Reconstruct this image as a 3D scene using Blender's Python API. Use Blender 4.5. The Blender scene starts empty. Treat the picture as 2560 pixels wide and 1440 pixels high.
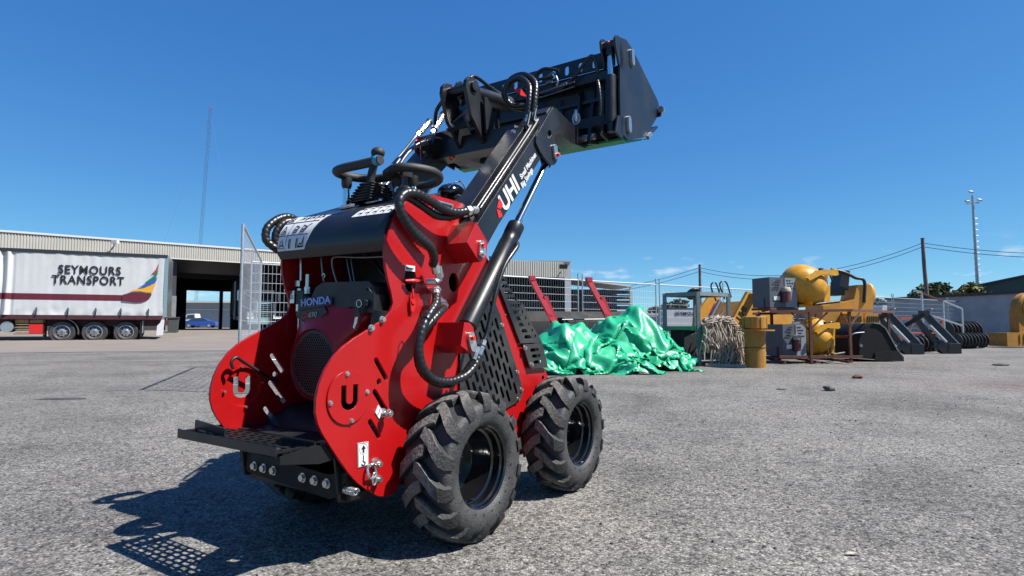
import bpy, bmesh, math, random
from mathutils import Vector, Matrix, noise
from mathutils.geometry import tessellate_polygon
random.seed(7)
S = bpy.context.scene
COL = S.collection
R = math.radians
# ------------------------------------------------------------------ camera, sky, sun, exposure
cam_d = bpy.data.cameras.new('camera'); cam = bpy.data.objects.new('camera', cam_d); COL.objects.link(cam)
cam.location = (0, 0, .84); cam.rotation_euler = (R(90 + 3.723), 0, 0)
cam_d.sensor_width = 36; cam_d.lens = 36 * 1460 / 2560; cam_d.clip_end = 3000; cam_d.clip_start = .05
S.camera = cam
S.render.resolution_x, S.render.resolution_y = 1024, 576
SUN = Vector((.689, -.189, 1.0)).normalized()
W = bpy.data.worlds.new('World'); S.world = W; W.use_nodes = True
def world():
    n = W.node_tree.nodes; l = W.node_tree.links; n.clear()
    out = n.new('ShaderNodeOutputWorld'); bg = n.new('ShaderNodeBackground')
    sky = n.new('ShaderNodeTexSky'); sky.sky_type = 'NISHITA'; sky.sun_disc = False
    sky.sun_elevation = math.asin(SUN.z); sky.sun_rotation = math.atan2(SUN.x, SUN.y)
    sky.altitude = 600; sky.air_density = .7; sky.dust_density = 0; sky.ozone_density = 3.0
    hs = n.new('ShaderNodeHueSaturation'); hs.inputs['Saturation'].default_value = 1.1; hs.inputs['Value'].default_value = .085
    sp_ = n.new('ShaderNodeSeparateColor'); cb_ = n.new('ShaderNodeCombineColor')   # film response of the clear sky, the same in every direction
    for i_, (pw, k_) in enumerate(((.93, 8.8), (.749, 11.25), (.443, 11.0))):
        a_ = n.new('ShaderNodeMath'); a_.operation = 'POWER'; a_.inputs[1].default_value = pw; b_ = n.new('ShaderNodeMath'); b_.operation = 'MULTIPLY'; b_.inputs[1].default_value = k_
        l.new(sp_.outputs[i_], a_.inputs[0]); l.new(a_.outputs[0], b_.inputs[0]); l.new(b_.outputs[0], cb_.inputs[i_])
    l.new(hs.outputs[0], sp_.inputs[0])
    # small fair-weather clouds low over the horizon, all round
    tc = n.new('ShaderNodeTexCoord'); mp = n.new('ShaderNodeMapping')
    mp.inputs['Scale'].default_value = (1, 1, 3.2); mp.inputs['Location'].default_value = (.35, 0.1, .02)
    nz = n.new('ShaderNodeTexNoise'); nz.inputs['Scale'].default_value = 9; nz.inputs['Detail'].default_value = 7; nz.inputs['Roughness'].default_value = .55
    rp = n.new('ShaderNodeValToRGB'); rp.color_ramp.elements[0].position = .60; rp.color_ramp.elements[1].position = .76
    sx = n.new('ShaderNodeSeparateXYZ')
    lo = n.new('ShaderNodeMapRange'); lo.inputs[1].default_value = .02; lo.inputs[2].default_value = .05
    hi = n.new('ShaderNodeMapRange'); hi.inputs[1].default_value = .085; hi.inputs[2].default_value = .125; hi.inputs[3].default_value = 1; hi.inputs[4].default_value = 0
    m1 = n.new('ShaderNodeMath'); m1.operation = 'MULTIPLY'; m2 = n.new('ShaderNodeMath'); m2.operation = 'MULTIPLY'
    mix = n.new('ShaderNodeMixRGB'); mix.inputs[2].default_value = (9.5, 9.8, 10.2, 1)
    l.new(tc.outputs['Generated'], mp.inputs['Vector']); l.new(mp.outputs[0], nz.inputs['Vector']); l.new(nz.outputs['Fac'], rp.inputs['Fac'])
    l.new(tc.outputs['Generated'], sx.inputs[0]); l.new(sx.outputs['Z'], lo.inputs[0]); l.new(sx.outputs['Z'], hi.inputs[0])
    l.new(lo.outputs[0], m1.inputs[0]); l.new(hi.outputs[0], m1.inputs[1]); l.new(m1.outputs[0], m2.inputs[0]); l.new(rp.outputs['Color'], m2.inputs[1])
    l.new(sky.outputs[0], hs.inputs['Color']); l.new(cb_.outputs[0], mix.inputs[1]); l.new(m2.outputs[0], mix.inputs[0])
    l.new(mix.outputs[0], bg.inputs['Color']); bg.inputs['Strength'].default_value = .05
    l.new(bg.outputs[0], out.inputs['Surface'])
world()
sd = bpy.data.lights.new('sun', 'SUN'); sd.energy = 5.0; sd.angle = R(.53); sd.color = (1, .955, .89)
so = bpy.data.objects.new('sun', sd); COL.objects.link(so); so.rotation_euler = SUN.to_track_quat('Z', 'Y').to_euler(); so.location = SUN * 30
S.view_settings.view_transform = 'Standard'; S.view_settings.look = 'None'; S.view_settings.gamma = 1; S.view_settings.exposure = 1.0
S.view_settings.use_curve_mapping = False

# ------------------------------------------------------------------ materials
ALB = .82   # one albedo scale for the whole yard, set together with the exposure
def mat(name, col, rough=.5, metal=0., spec=.5, var=0., vscale=6., col2=None, bump=0., bscale=40., coat=0., bevel=0., emit=None, trans=0., rvar=0.):
    kk = ALB if metal < .5 else .92; col = tuple(c * kk for c in col); col2 = tuple(c * kk for c in col2) if col2 else None
    m = bpy.data.materials.new(name); m.use_nodes = True
    n = m.node_tree.nodes; l = m.node_tree.links
    b = n['Principled BSDF']
    b.inputs['Base Color'].default_value = (*col, 1); b.inputs['Roughness'].default_value = rough
    b.inputs['Metallic'].default_value = metal; b.inputs['Specular IOR Level'].default_value = spec
    if coat: b.inputs['Coat Weight'].default_value = coat; b.inputs['Coat Roughness'].default_value = .12
    if trans: b.inputs['Subsurface Weight'].default_value = 0; b.inputs['Transmission Weight'].default_value = trans
    if emit: b.inputs['Emission Color'].default_value = (*emit[0], 1); b.inputs['Emission Strength'].default_value = emit[1]
    tc = n.new('ShaderNodeTexCoord')
    if var or col2 or rvar:
        t = n.new('ShaderNodeTexNoise'); t.inputs['Scale'].default_value = vscale; t.inputs['Detail'].default_value = 6; t.inputs['Roughness'].default_value = .62
        l.new(tc.outputs['Object'], t.inputs['Vector'])
        r = n.new('ShaderNodeValToRGB'); e = r.color_ramp.elements
        e[0].position = .34; e[1].position = .68
        c2 = col2 if col2 else tuple(min(1, c * (1 + var)) for c in col)
        c1 = col if col2 else tuple(c * (1 - var) for c in col)
        e[0].color = (*c1, 1); e[1].color = (*c2, 1)
        l.new(t.outputs['Fac'], r.inputs['Fac'])
        if var or col2: l.new(r.outputs['Color'], b.inputs['Base Color'])
        if rvar:
            mr = n.new('ShaderNodeMapRange'); mr.inputs[1].default_value = .3; mr.inputs[2].default_value = .7
            mr.inputs[3].default_value = max(.03, rough - rvar); mr.inputs[4].default_value = min(1, rough + rvar)
            l.new(t.outputs['Fac'], mr.inputs[0]); l.new(mr.outputs[0], b.inputs['Roughness'])
    nrm = None
    if bevel:
        bv = n.new('ShaderNodeBevel'); bv.samples = 4; bv.inputs['Radius'].default_value = bevel; nrm = bv.outputs[0]
    if bump:
        t2 = n.new('ShaderNodeTexNoise'); t2.inputs['Scale'].default_value = bscale; t2.inputs['Detail'].default_value = 4
        l.new(tc.outputs['Object'], t2.inputs['Vector'])
        bp = n.new('ShaderNodeBump'); bp.inputs['Strength'].default_value = bump; bp.inputs['Distance'].default_value = .02
        l.new(t2.outputs['Fac'], bp.inputs['Height'])
        if nrm: l.new(nrm, bp.inputs['Normal'])
        nrm = bp.outputs[0]
    if nrm: l.new(nrm, b.inputs['Normal'])
    return m
M = {}
M['red'] = mat('red_paint', (.39, .0048, .0062), .38, spec=.4, var=.06, vscale=3, coat=.15, bevel=.003, bump=.02, bscale=60, rvar=.08)
M['darkred'] = mat('maroon_plastic', (.42, .008, .012), .36, spec=.35, coat=.05, var=.08, vscale=4)
M['black'] = mat('black_paint', (.0095, .0105, .0135), .4, var=.25, vscale=5, coat=.08, bevel=.003, rvar=.1)
M['blackflat'] = mat('satin_black', (.010, .010, .011), .5, var=.3, vscale=12, rvar=.12)
M['blackdust'] = mat('dusty_black_steel', (.011, .011, .013), .5, col2=(.05, .048, .045), vscale=5, rvar=.1)
M['matteblack'] = mat('worn_matte_black', (.006, .006, .0068), .62, spec=.28, var=.3, vscale=4, rvar=.1)
M['motor'] = mat('brown_motor', (.12, .022, .024), .45, var=.25, vscale=12)
M['grip'] = mat('grip_foam', (.022, .022, .023), .62, bump=.1, bscale=200)
M['hose'] = mat('hose_wrap', (.012, .012, .013), .36, var=.3, vscale=40)
M['rubber'] = mat('tyre_rubber', (.022, .022, .0235), .6, col2=(.066, .064, .062), vscale=16, bump=.25, bscale=160)
M['lug'] = mat('tyre_lug_rubber', (.016, .0155, .015), .7, col2=(.105, .099, .092), vscale=14, bump=.3, bscale=90)
def lug_mat():
    m = mat('tyre_lug_rubber2', (.016, .0155, .015), .7, bump=.35, bscale=90); n = m.node_tree.nodes; l = m.node_tree.links
    tc = n.new('ShaderNodeTexCoord'); sx = n.new('ShaderNodeSeparateXYZ'); cx = n.new('ShaderNodeCombineXYZ'); ln = n.new('ShaderNodeVectorMath'); ln.operation = 'LENGTH'
    l.new(tc.outputs['Object'], sx.inputs[0]); l.new(sx.outputs['X'], cx.inputs['X']); l.new(sx.outputs['Z'], cx.inputs['Z']); l.new(cx.outputs[0], ln.inputs[0])
    mr = n.new('ShaderNodeMapRange'); mr.inputs[1].default_value = .276; mr.inputs[2].default_value = .287; l.new(ln.outputs['Value'], mr.inputs[0])
    t = n.new('ShaderNodeTexNoise'); t.inputs['Scale'].default_value = 60; t.inputs['Detail'].default_value = 7; t.inputs['Roughness'].default_value = .75; l.new(tc.outputs['Object'], t.inputs['Vector'])
    r = n.new('ShaderNodeMapRange'); r.inputs[1].default_value = .30; r.inputs[2].default_value = .62; l.new(t.outputs['Fac'], r.inputs[0])
    mu = n.new('ShaderNodeMath'); mu.operation = 'MULTIPLY'; l.new(mr.outputs[0], mu.inputs[0]); l.new(r.outputs[0], mu.inputs[1])
    mx = n.new('ShaderNodeMixRGB'); mx.inputs[1].default_value = (.014, .0136, .0132, 1); mx.inputs[2].default_value = (.16, .152, .14, 1); l.new(mu.outputs[0], mx.inputs[0]); l.new(mx.outputs[0], n['Principled BSDF'].inputs['Base Color']); return m
M['lug'] = lug_mat()
M['rim'] = mat('gloss_black_rim', (.006, .006, .007), .12, coat=.6)
M['zinc'] = mat('zinc_plate', (.62, .62, .60), .28, metal=.9, var=.15, vscale=20, rvar=.1)
M['chrome'] = mat('chrome', (.78, .78, .78), .08, metal=1)
M['steel'] = mat('dull_steel', (.22, .22, .23), .4, metal=.8)
M['white'] = mat('white_vinyl', (.72, .72, .72), .45)
M['ink'] = mat('black_ink', (.01, .01, .012), .5)
M['logo_red'] = mat('red_vinyl', (.62, .02, .02), .45)
M['honda_blue'] = mat('silver_blue_badge', (.22, .34, .72), .3)
M['cyan'] = mat('cyan_tape', (.02, .30, .50), .4)
M['redplastic'] = mat('red_plastic', (.60, .015, .015), .4)
M['orange'] = mat('orange_lens', (.75, .10, .01), .3)
M['carpet'] = mat('blue_black_mat', (.030, .028, .045), .95, bump=.8, bscale=220, var=.4, vscale=80)
M['greensteel'] = mat('green_edge_paint', (.02, .30, .12), .45, var=.1)
M['mesh'] = mat('engine_screen', (.009, .009, .009), .5)
M['yellow'] = mat('yellow_paint', (.60, .29, .012), .40, var=.14, vscale=7, coat=.12, rvar=.14, bump=.06, bscale=14)
M['yellow2'] = mat('worn_yellow_paint', (.42, .20, .018), .6, col2=(.30, .14, .022), vscale=5, bump=.1)
M['orangey'] = mat('machine_yellow', (.60, .29, .035), .5, var=.12, vscale=5, bump=.05, bscale=12)
M['tarp'] = mat('green_tarpaulin', (.020, .39, .195), .40, var=.10, vscale=5, bump=.22, bscale=18)
M['greybox'] = mat('grey_box_paint', (.085, .095, .115), .45, var=.1)
M['rust'] = mat('rusty_steel', (.085, .028, .022), .75, col2=(.16, .06, .035), vscale=14)
M['galv'] = mat('galvanised', (.42, .44, .46), .42, metal=.55, var=.15, vscale=10)
M['galvd'] = mat('grey_painted_tube', (.17, .20, .21), .55, var=.2, vscale=8)
M['rope'] = mat('cream_rope', (.50, .43, .35), .9, col2=(.34, .26, .21), vscale=9)
M['curtain'] = mat('white_curtain', (.56, .57, .575), .42, var=.05, vscale=1.2)
M['maroon'] = mat('maroon_print', (.115, .012, .025), .45)
M['chassis'] = mat('maroon_chassis', (.06, .012, .014), .55, var=.2)
M['trim'] = mat('dark_trim', (.02, .024, .028), .5)
M['pgreen'] = mat('green_print', (.01, .17, .07), .45); M['pblue'] = mat('blue_print', (.02, .10, .42), .45)
M['pyellow'] = mat('yellow_print', (.72, .36, .02), .45); M['pred'] = mat('red_print', (.40, .03, .06), .45)
M['wood'] = mat('pallet_wood', (.30, .19, .08), .8, var=.3)
M['fascia'] = mat('pale_cladding', (.45, .43, .385), .55, var=.07, vscale=.6)
M['cladgrey'] = mat('grey_cladding', (.36, .38, .40), .55, var=.06, vscale=.8)
M['litgrey'] = mat('sunlit_box_grey', (.20, .235, .28), .45, var=.08)  # mixer housing grey with the sunlight put into the colour
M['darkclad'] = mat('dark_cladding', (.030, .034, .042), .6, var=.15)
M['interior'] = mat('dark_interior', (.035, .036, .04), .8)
M['concol'] = mat('concrete_column', (.19, .20, .20), .8, var=.15, vscale=2)
M['carblue'] = mat('car_blue', (.012, .07, .36), .25, coat=.6)
M['glass'] = mat('dark_glass', (.02, .03, .035), .06, spec=.8)
M['truckwhite'] = mat('truck_white', (.66, .66, .65), .35, coat=.3)
M['polewood'] = mat('timber_pole', (.13, .115, .10), .8, var=.2)
M['pale'] = mat('pale_paint', (.6, .6, .58), .5)
M['blockwall'] = mat('grey_block_wall', (.40, .39, .40), .8, var=.14, vscale=1.2)
M['greenclad'] = mat('dark_green_cladding', (.018, .045, .042), .5, var=.1)
M['leafd'] = mat('foliage_dark', (.030, .052, .016), .75, col2=(.062, .085, .022), vscale=1.2)
M['leafy'] = mat('foliage_olive', (.075, .085, .016), .75, col2=(.14, .125, .025), vscale=1.2)
M['leafg'] = mat('foliage_grey', (.085, .10, .075), .8, col2=(.13, .14, .10), vscale=.8)
M['trunk'] = mat('bark', (.07, .055, .04), .9)
M['stone'] = mat('stone', (.10, .095, .085), .9, var=.4, vscale=20)
M['bin'] = mat('bin_grey', (.06, .068, .07), .6)
M['pinkred'] = mat('faded_red_paint', (.46, .022, .04), .5, var=.12)

# ------------------------------------------------------------------ mesh helpers
def vec(p): return Vector(p)
def orth(d):
    d = Vector(d).normalized(); a = Vector((0, 0, 1)) if abs(d.z) < .9 else Vector((1, 0, 0))
    x = a.cross(d).normalized(); return x, d.cross(x).normalized(), d
def crom(pts, n=8, closed=False):
    P = [Vector(p) for p in pts]; out = []
    N = len(P)
    rng = range(N if closed else N - 1)
    for i in rng:
        p0 = P[(i - 1) % N] if (closed or i > 0) else P[0] * 2 - P[1]
        p1 = P[i]; p2 = P[(i + 1) % N]
        p3 = P[(i + 2) % N] if (closed or i + 2 < N) else p2 * 2 - p1
        for k in range(n):
            t = k / n
            out.append(.5 * ((2 * p1) + (p2 - p0) * t + (2 * p0 - 5 * p1 + 4 * p2 - p3) * t * t + (3 * p1 - p0 - 3 * p2 + p3) * t ** 3))
    if not closed: out.append(P[-1])
    return out
def capsule(c, d, L, r, n=6):
    c = Vector((c[0], c[1])); d = Vector((d[0], d[1])).normalized(); a0 = math.atan2(d.y, d.x); o = []
    for k in range(n + 1):
        a = a0 - math.pi / 2 + math.pi * k / n; o.append(tuple(c + d * (L / 2 - r) + Vector((math.cos(a), math.sin(a))) * r))
    for k in range(n + 1):
        a = a0 + math.pi / 2 + math.pi * k / n; o.append(tuple(c - d * (L / 2 - r) + Vector((math.cos(a), math.sin(a))) * r))
    return o
def circle(c, r, n=20, ry=None, a0=0): return [(c[0] + r * math.cos(a0 + 2 * math.pi * k / n), c[1] + (ry or r) * math.sin(a0 + 2 * math.pi * k / n)) for k in range(n)]
def inpoly(p, poly):
    x, y = p; r = False; j = len(poly) - 1
    for i in range(len(poly)):
        if (poly[i][1] > y) != (poly[j][1] > y) and x < (poly[j][0] - poly[i][0]) * (y - poly[i][1]) / (poly[j][1] - poly[i][1]) + poly[i][0]: r = not r
        j = i
    return r
class MB:
    def __init__(s): s.v = []; s.f = []
    def add(s, vs, fs):
        o = len(s.v); s.v += [tuple(p) for p in vs]; s.f += [tuple(i + o for i in f) for f in fs]; return s
    def box(s, c, d, rz=0, mx=None):
        x, y, z = (k / 2 for k in d); vs = []
        for a, b, e in ((-1, -1, -1), (1, -1, -1), (1, 1, -1), (-1, 1, -1), (-1, -1, 1), (1, -1, 1), (1, 1, 1), (-1, 1, 1)):
            p = Vector((a * x, b * y, e * z))
            if mx: p = mx @ p
            elif rz: p = Matrix.Rotation(rz, 3, 'Z') @ p
            vs.append(p + Vector(c))
        return s.add(vs, [(0, 3, 2, 1), (4, 5, 6, 7), (0, 1, 5, 4), (1, 2, 6, 5), (2, 3, 7, 6), (3, 0, 4, 7)])
    def beam(s, p0, p1, w, h, up=(0, 0, 1)):
        p0, p1 = Vector(p0), Vector(p1); d = (p1 - p0).normalized(); u = Vector(up)
        x = d.cross(u)
        if x.length < 1e-4: x = d.cross(Vector((1, 0, 0)))
        x.normalize(); y = x.cross(d).normalized(); vs = []
        for p in (p0, p1):
            for a, b in ((-1, -1), (1, -1), (1, 1), (-1, 1)): vs.append(p + x * a * w / 2 + y * b * h / 2)
        return s.add(vs, [(0, 1, 2, 3), (7, 6, 5, 4), (0, 4, 5, 1), (1, 5, 6, 2), (2, 6, 7, 3), (3, 7, 4, 0)])
    def tube(s, pts, r, n=8, closed=False, rf=None):
        P = [Vector(p) for p in pts]; N = len(P); vs = []; fs = []
        T = []
        for i in range(N):
            a = P[(i - 1) % N] if (closed or i) else P[0]; b = P[(i + 1) % N] if (closed or i < N - 1) else P[-1]
            T.append((b - a).normalized())
        x, y, _ = orth(T[0]); L = 0
        for i in range(N):
            if i:
                x = (x - T[i] * x.dot(T[i])).normalized(); L += (P[i] - P[i - 1]).length
            y = T[i].cross(x).normalized()
            for k in range(n):
                a = 2 * math.pi * k / n; rr = rf(L, k / n, i / max(1, N - 1)) if rf else (r[i] if isinstance(r, list) else r)
                vs.append(P[i] + x * math.cos(a) * rr + y * math.sin(a) * rr)
        for i in range(N if closed else N - 1):
            j = (i + 1) % N
            for k in range(n): fs.append((i * n + k, i * n + (k + 1) % n, j * n + (k + 1) % n, j * n + k))
        if not closed: fs.append(tuple(range(n - 1, -1, -1))); fs.append(tuple((N - 1) * n + k for k in range(n)))
        return s.add(vs, fs)
    def cyl(s, p0, p1, r, n=14, r2=None): return s.tube([p0, p1], [r, r if r2 is None else r2], n)
    def hexb(s, p, ax, r=.012, h=.01):   # hexagon bolt head with washer
        p = Vector(p); ax = Vector(ax).normalized()
        s.tube([p, p + ax * h * .25], r * 1.35, 10); return s.tube([p + ax * h * .25, p + ax * h * 1.2], r, 6)
    def lathe(s, prof, o, ax, n=24, closed=False, a0=0, a1=None):
        o = Vector(o); x, y, d = orth(ax); vs = []; fs = []; m = len(prof)
        full = a1 is None; cnt = n if full else n + 1
        for k in range(cnt):
            a = a0 + ((2 * math.pi if full else a1 - a0)) * k / n
            for r, h in prof: vs.append(o + x * math.cos(a) * r + y * math.sin(a) * r + d * h)
        for k in range(n):
            j = (k + 1) % cnt
            for i in range(m if closed else m - 1):
                i2 = (i + 1) % m; fs.append((k * m + i, j * m + i, j * m + i2, k * m + i2))
        return s.add(vs, fs)
    def prism(s, poly, a, b, fr=None, holes=()):
        # poly in (p, q); fr(p, q, t) -> 3D ; default p = x, q = z, t = y
        fr = fr or (lambda p, q, t: (p, t, q)); loops = [poly] + list(holes)
        tris = tessellate_polygon([[Vector((p[0], p[1], 0)) for p in lp] for lp in loops])
        flat = [p for lp in loops for p in lp]; n = len(flat)
        vs = [fr(p[0], p[1], a) for p in flat] + [fr(p[0], p[1], b) for p in flat]
        fs = [tuple(t) for t in tris] + [tuple(i + n for i in reversed(t)) for t in tris]
        o = 0
        for lp in loops:
            m = len(lp)
            for i in range(m): fs.append((o + i, o + (i + 1) % m, n + o + (i + 1) % m, n + o + i))
            o += m
        return s.add(vs, fs)
    def ball(s, c, r, n=16, m=10, sq=(1, 1, 1)):
        c = Vector(c); vs = [c + Vector((0, 0, r * sq[2]))]; fs = []
        for i in range(1, m):
            t = math.pi * i / m
            for k in range(n):
                a = 2 * math.pi * k / n; vs.append(c + Vector((math.sin(t) * math.cos(a) * r * sq[0], math.sin(t) * math.sin(a) * r * sq[1], math.cos(t) * r * sq[2])))
        vs.append(c - Vector((0, 0, r * sq[2]))); e = len(vs) - 1
        for k in range(n):
            fs.append((0, 1 + k, 1 + (k + 1) % n)); fs.append((e, e - n + (k + 1) % n, e - n + k))
            for i in range(m - 2): fs.append((1 + i * n + k, 1 + (i + 1) * n + k, 1 + (i + 1) * n + (k + 1) % n, 1 + i * n + (k + 1) % n))
        return s.add(vs, fs)
    def build(s, name, m, parent=None, smooth=40, fix=True, loc=None):
        me = bpy.data.meshes.new(name); me.from_pydata(s.v, [], s.f)
        if fix:
            bm = bmesh.new(); bm.from_mesh(me); bmesh.ops.recalc_face_normals(bm, faces=bm.faces); bm.to_mesh(me); bm.free()
        me.materials.append(M[m] if isinstance(m, str) else m)
        if smooth:
            me.polygons.foreach_set('use_smooth', [True] * len(me.polygons)); me.set_sharp_from_angle(angle=R(smooth))
        o = bpy.data.objects.new(name, me); COL.objects.link(o)
        if parent: o.parent = parent
        if loc: o.location = loc
        return o
def thing(name, label, cat, loc=(0, 0, 0), rz=0, group=None, mx=None):
    o = bpy.data.objects.new(name, None); o.empty_display_size = .1; COL.objects.link(o); o.location = loc; o.rotation_euler = (0, 0, rz)
    return tag(o, label, cat, group)
def tag(o, label=None, cat=None, group=None, kind=None):
    if label: o['label'] = label
    if cat: o['category'] = cat
    if group: o['group'] = group
    if kind: o['kind'] = kind
    return o
def dup(o, parent=None, **kw):
    c = o.copy(); COL.objects.link(c); c.parent = parent
    for ch in [x for x in bpy.data.objects if x.parent == o]: dup(ch, c)
    for k, v in kw.items(): setattr(c, k, v)
    return c
def text(name, body, o, ex, ey, size, m, parent=None, bold=0., sx=1., shear=0., extr=.0012, align='LEFT', spacing=1.):
    cu = bpy.data.curves.new(name, 'FONT'); cu.body = body; cu.size = size; cu.extrude = extr; cu.offset = bold; cu.shear = shear
    cu.align_x = align; cu.space_character = spacing; cu.resolution_u = 4
    ob = bpy.data.objects.new(name, cu); COL.objects.link(ob); dg = bpy.context.evaluated_depsgraph_get()
    me = bpy.data.meshes.new_from_object(ob.evaluated_get(dg)); bpy.data.objects.remove(ob); bpy.data.curves.remove(cu)
    ex = Vector(ex).normalized(); ey = Vector(ey); ey = (ey - ex * ey.dot(ex)).normalized(); ez = ex.cross(ey)
    mx = Matrix((ex * sx, ey, ez)).transposed().to_4x4(); mx.translation = Vector(o); me.transform(mx)
    me.materials.clear(); me.materials.append(M[m]); me.name = name
    ob = bpy.data.objects.new(name, me); COL.objects.link(ob)
    if parent: ob.parent = parent
    return ob
# ------------------------------------------------------------------ the setting: ground
def ground_mat():
    m = bpy.data.materials.new('asphalt_chip_seal'); m.use_nodes = True; n = m.node_tree.nodes; l = m.node_tree.links; b = n['Principled BSDF']
    tc = n.new('ShaderNodeTexCoord')
    def noise_(sc, det=5, ro=.6, vec_=None):
        t = n.new('ShaderNodeTexNoise'); t.inputs['Scale'].default_value = sc; t.inputs['Detail'].default_value = det; t.inputs['Roughness'].default_value = ro
        l.new(vec_ or tc.outputs['Object'], t.inputs['Vector']); return t.outputs['Fac']
    def vor(sc):
        t = n.new('ShaderNodeTexVoronoi'); t.inputs['Scale'].default_value = sc; l.new(tc.outputs['Object'], t.inputs['Vector']); return t
    def ramp(f, *st):
        r = n.new('ShaderNodeValToRGB'); e = r.color_ramp.elements
        while len(e) < len(st): e.new(.5)
        for k, (p, c) in enumerate(st): e[k].position = p; e[k].color = (*c, 1) if len(c) == 3 else c
        l.new(f, r.inputs['Fac']); return r.outputs['Color']
    def mix(a, c, f, mode='MIX'):
        x = n.new('ShaderNodeMixRGB'); x.blend_type = mode
        for i, s in ((1, a), (2, c), (0, f)):
            if isinstance(s, (tuple, list)): x.inputs[i].default_value = (*s, 1)
            elif isinstance(s, (int, float)): x.inputs[i].default_value = s
            else: l.new(s, x.inputs[i])
        return x.outputs[0]
    g = lambda k: (k * .56, k * .535, k * .495)
    v1 = vor(112.); chips = n.new('ShaderNodeSeparateColor'); l.new(v1.outputs['Color'], chips.inputs[0])
    c = ramp(chips.outputs[0], (0, g(.05)), (.14, g(.19)), (.5, g(.33)), (.86, g(.46)), (1, g(.68)))
    gap = ramp(v1.outputs['Distance'], (.0, (1, 1, 1)), (.5, (1, 1, 1)), (.85, (.30, .30, .31)))
    c = mix(c, gap, .65, 'MULTIPLY')
    v2 = vor(44.); c2 = n.new('ShaderNodeSeparateColor'); l.new(v2.outputs['Color'], c2.inputs[0])
    c = mix(c, ramp(c2.outputs[1], (.0, (.42, .42, .42)), (.10, (.62, .62, .62)), (.35, (1, 1, 1)), (.9, (1.0, 1.0, 1.0)), (1, (1.25, 1.23, 1.2))), .8, 'MULTIPLY')
    c = mix(c, ramp(noise_(14, 6, .7), (.32, (.72, .72, .73)), (.6, (1, 1, 1)), (.8, (1.12, 1.11, 1.09))), .8, 'MULTIPLY')
    c = mix(c, ramp(noise_(.55, 5, .6), (.33, (.70, .70, .71)), (.55, (1, 1, 1)), (.75, (1.12, 1.11, 1.09))), 1, 'MULTIPLY')
    c = mix(c, ramp(noise_(2.3, 6, .65), (.36, (.74, .74, .74)), (.5, (1, 1, 1))), .8, 'MULTIPLY')
    c = mix(c, ramp(noise_(1.05, 7, .7), (.30, (.62, .62, .63)), (.44, (1, 1, 1)), (.66, (1, 1, 1)), (.78, (1.16, 1.14, 1.1))), .85, 'MULTIPLY')
    # brownish dirt patches and a red-stained patch on the right
    c = mix(c, (.165, .128, .095), ramp(noise_(.32, 4, .6), (.62, (0, 0, 0)), (.74, (.55, .55, .55))))
    mp = n.new('ShaderNodeMapping'); mp.inputs['Location'].default_value = (-7.4, -8.2, 0); l.new(tc.outputs['Object'], mp.inputs['Vector'])
    mp2 = n.new('ShaderNodeMapping'); mp2.inputs['Scale'].default_value = (.62, .95, 1); l.new(mp.outputs[0], mp2.inputs['Vector'])
    ln = n.new('ShaderNodeVectorMath'); ln.operation = 'LENGTH'; l.new(mp2.outputs[0], ln.inputs[0])
    st = n.new('ShaderNodeMapRange'); st.inputs[1].default_value = .25; st.inputs[2].default_value = 1.1; st.inputs[3].default_value = .75; st.inputs[4].default_value = 0; l.new(ln.outputs['Value'], st.inputs[0])
    mm = n.new('ShaderNodeMath'); mm.operation = 'MULTIPLY'; l.new(st.outputs[0], mm.inputs[0]); l.new(ramp(noise_(11, 5), (.4, (0, 0, 0)), (.6, (1, 1, 1))), mm.inputs[1])
    c = mix(c, (.108, .051, .056), mm.outputs[0])
    l.new(c, b.inputs['Base Color']); b.inputs['Roughness'].default_value = .86; b.inputs['Specular IOR Level'].default_value = .25
    bp = n.new('ShaderNodeBump'); bp.inputs['Strength'].default_value = .55; bp.inputs['Distance'].default_value = .006
    inv = n.new('ShaderNodeMath'); inv.operation = 'MULTIPLY_ADD'; inv.inputs[1].default_value = -1.; inv.inputs[2].default_value = 1; l.new(v1.outputs['Distance'], inv.inputs[0])
    ad = n.new('ShaderNodeMath'); ad.operation = 'ADD'; l.new(inv.outputs[0], ad.inputs[0]); l.new(c2.outputs[0], ad.inputs[1])
    l.new(ad.outputs[0], bp.inputs['Height']); l.new(bp.outputs[0], b.inputs['Normal'])
    return m
M['ground'] = ground_mat()
M['road'] = mat('smooth_asphalt', (.13, .132, .142), .8, var=.10, vscale=1.5, bump=.15, bscale=80)
M['apron'] = mat('dusty_concrete', (.195, .168, .145), .85, var=.10, vscale=.5, bump=.1, bscale=30)
M['yline'] = mat('faded_yellow_line', (.30, .255, .15), .8, col2=(.19, .18, .165), vscale=4)
M['patch'] = mat('tar_patch', (.05, .047, .042), .85, var=.3, vscale=8)
def sheet(name, pts, z, m): return tag(MB().add([(x, y, z) if len((x, y)) == 2 else 0 for x, y in pts], [tuple(range(len(pts)))]).build(name, m, None, 0, fix=False), kind='structure')
g = sheet('ground', [(-900, -300), (900, -300), (900, 1500), (-900, 1500)], 0, 'ground')
sheet('road', [(-60, 15.5), (-16.1, 18.6), (-8.8, 19.2), (-3.2, 19.4), (-3.2, 22.6), (-10.8, 23.3), (-21.6, 24.7), (-60, 29.5)], .004, 'road')
# concrete apron that ramps up to the sheds, in shed coordinates
SA = Vector((-21.4, 40, 0)); SDx = Vector((.796, .605, 0)).normalized(); SN = Vector((-SDx.y, SDx.x, 0))
sh_ = lambda s, n_, z: tuple(SA + SDx * s + SN * n_ + Vector((0, 0, z)))
prof = [(-17.5, .008), (-9.5, .02), (-1.0, .55), (70, .56)]
vs = []; fs = []
for (n_, z) in prof: vs += [sh_(-45, n_, z), sh_(16, n_, z)]
for i in range(len(prof) - 1): fs.append((2 * i, 2 * i + 1, 2 * i + 3, 2 * i + 2))
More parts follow.
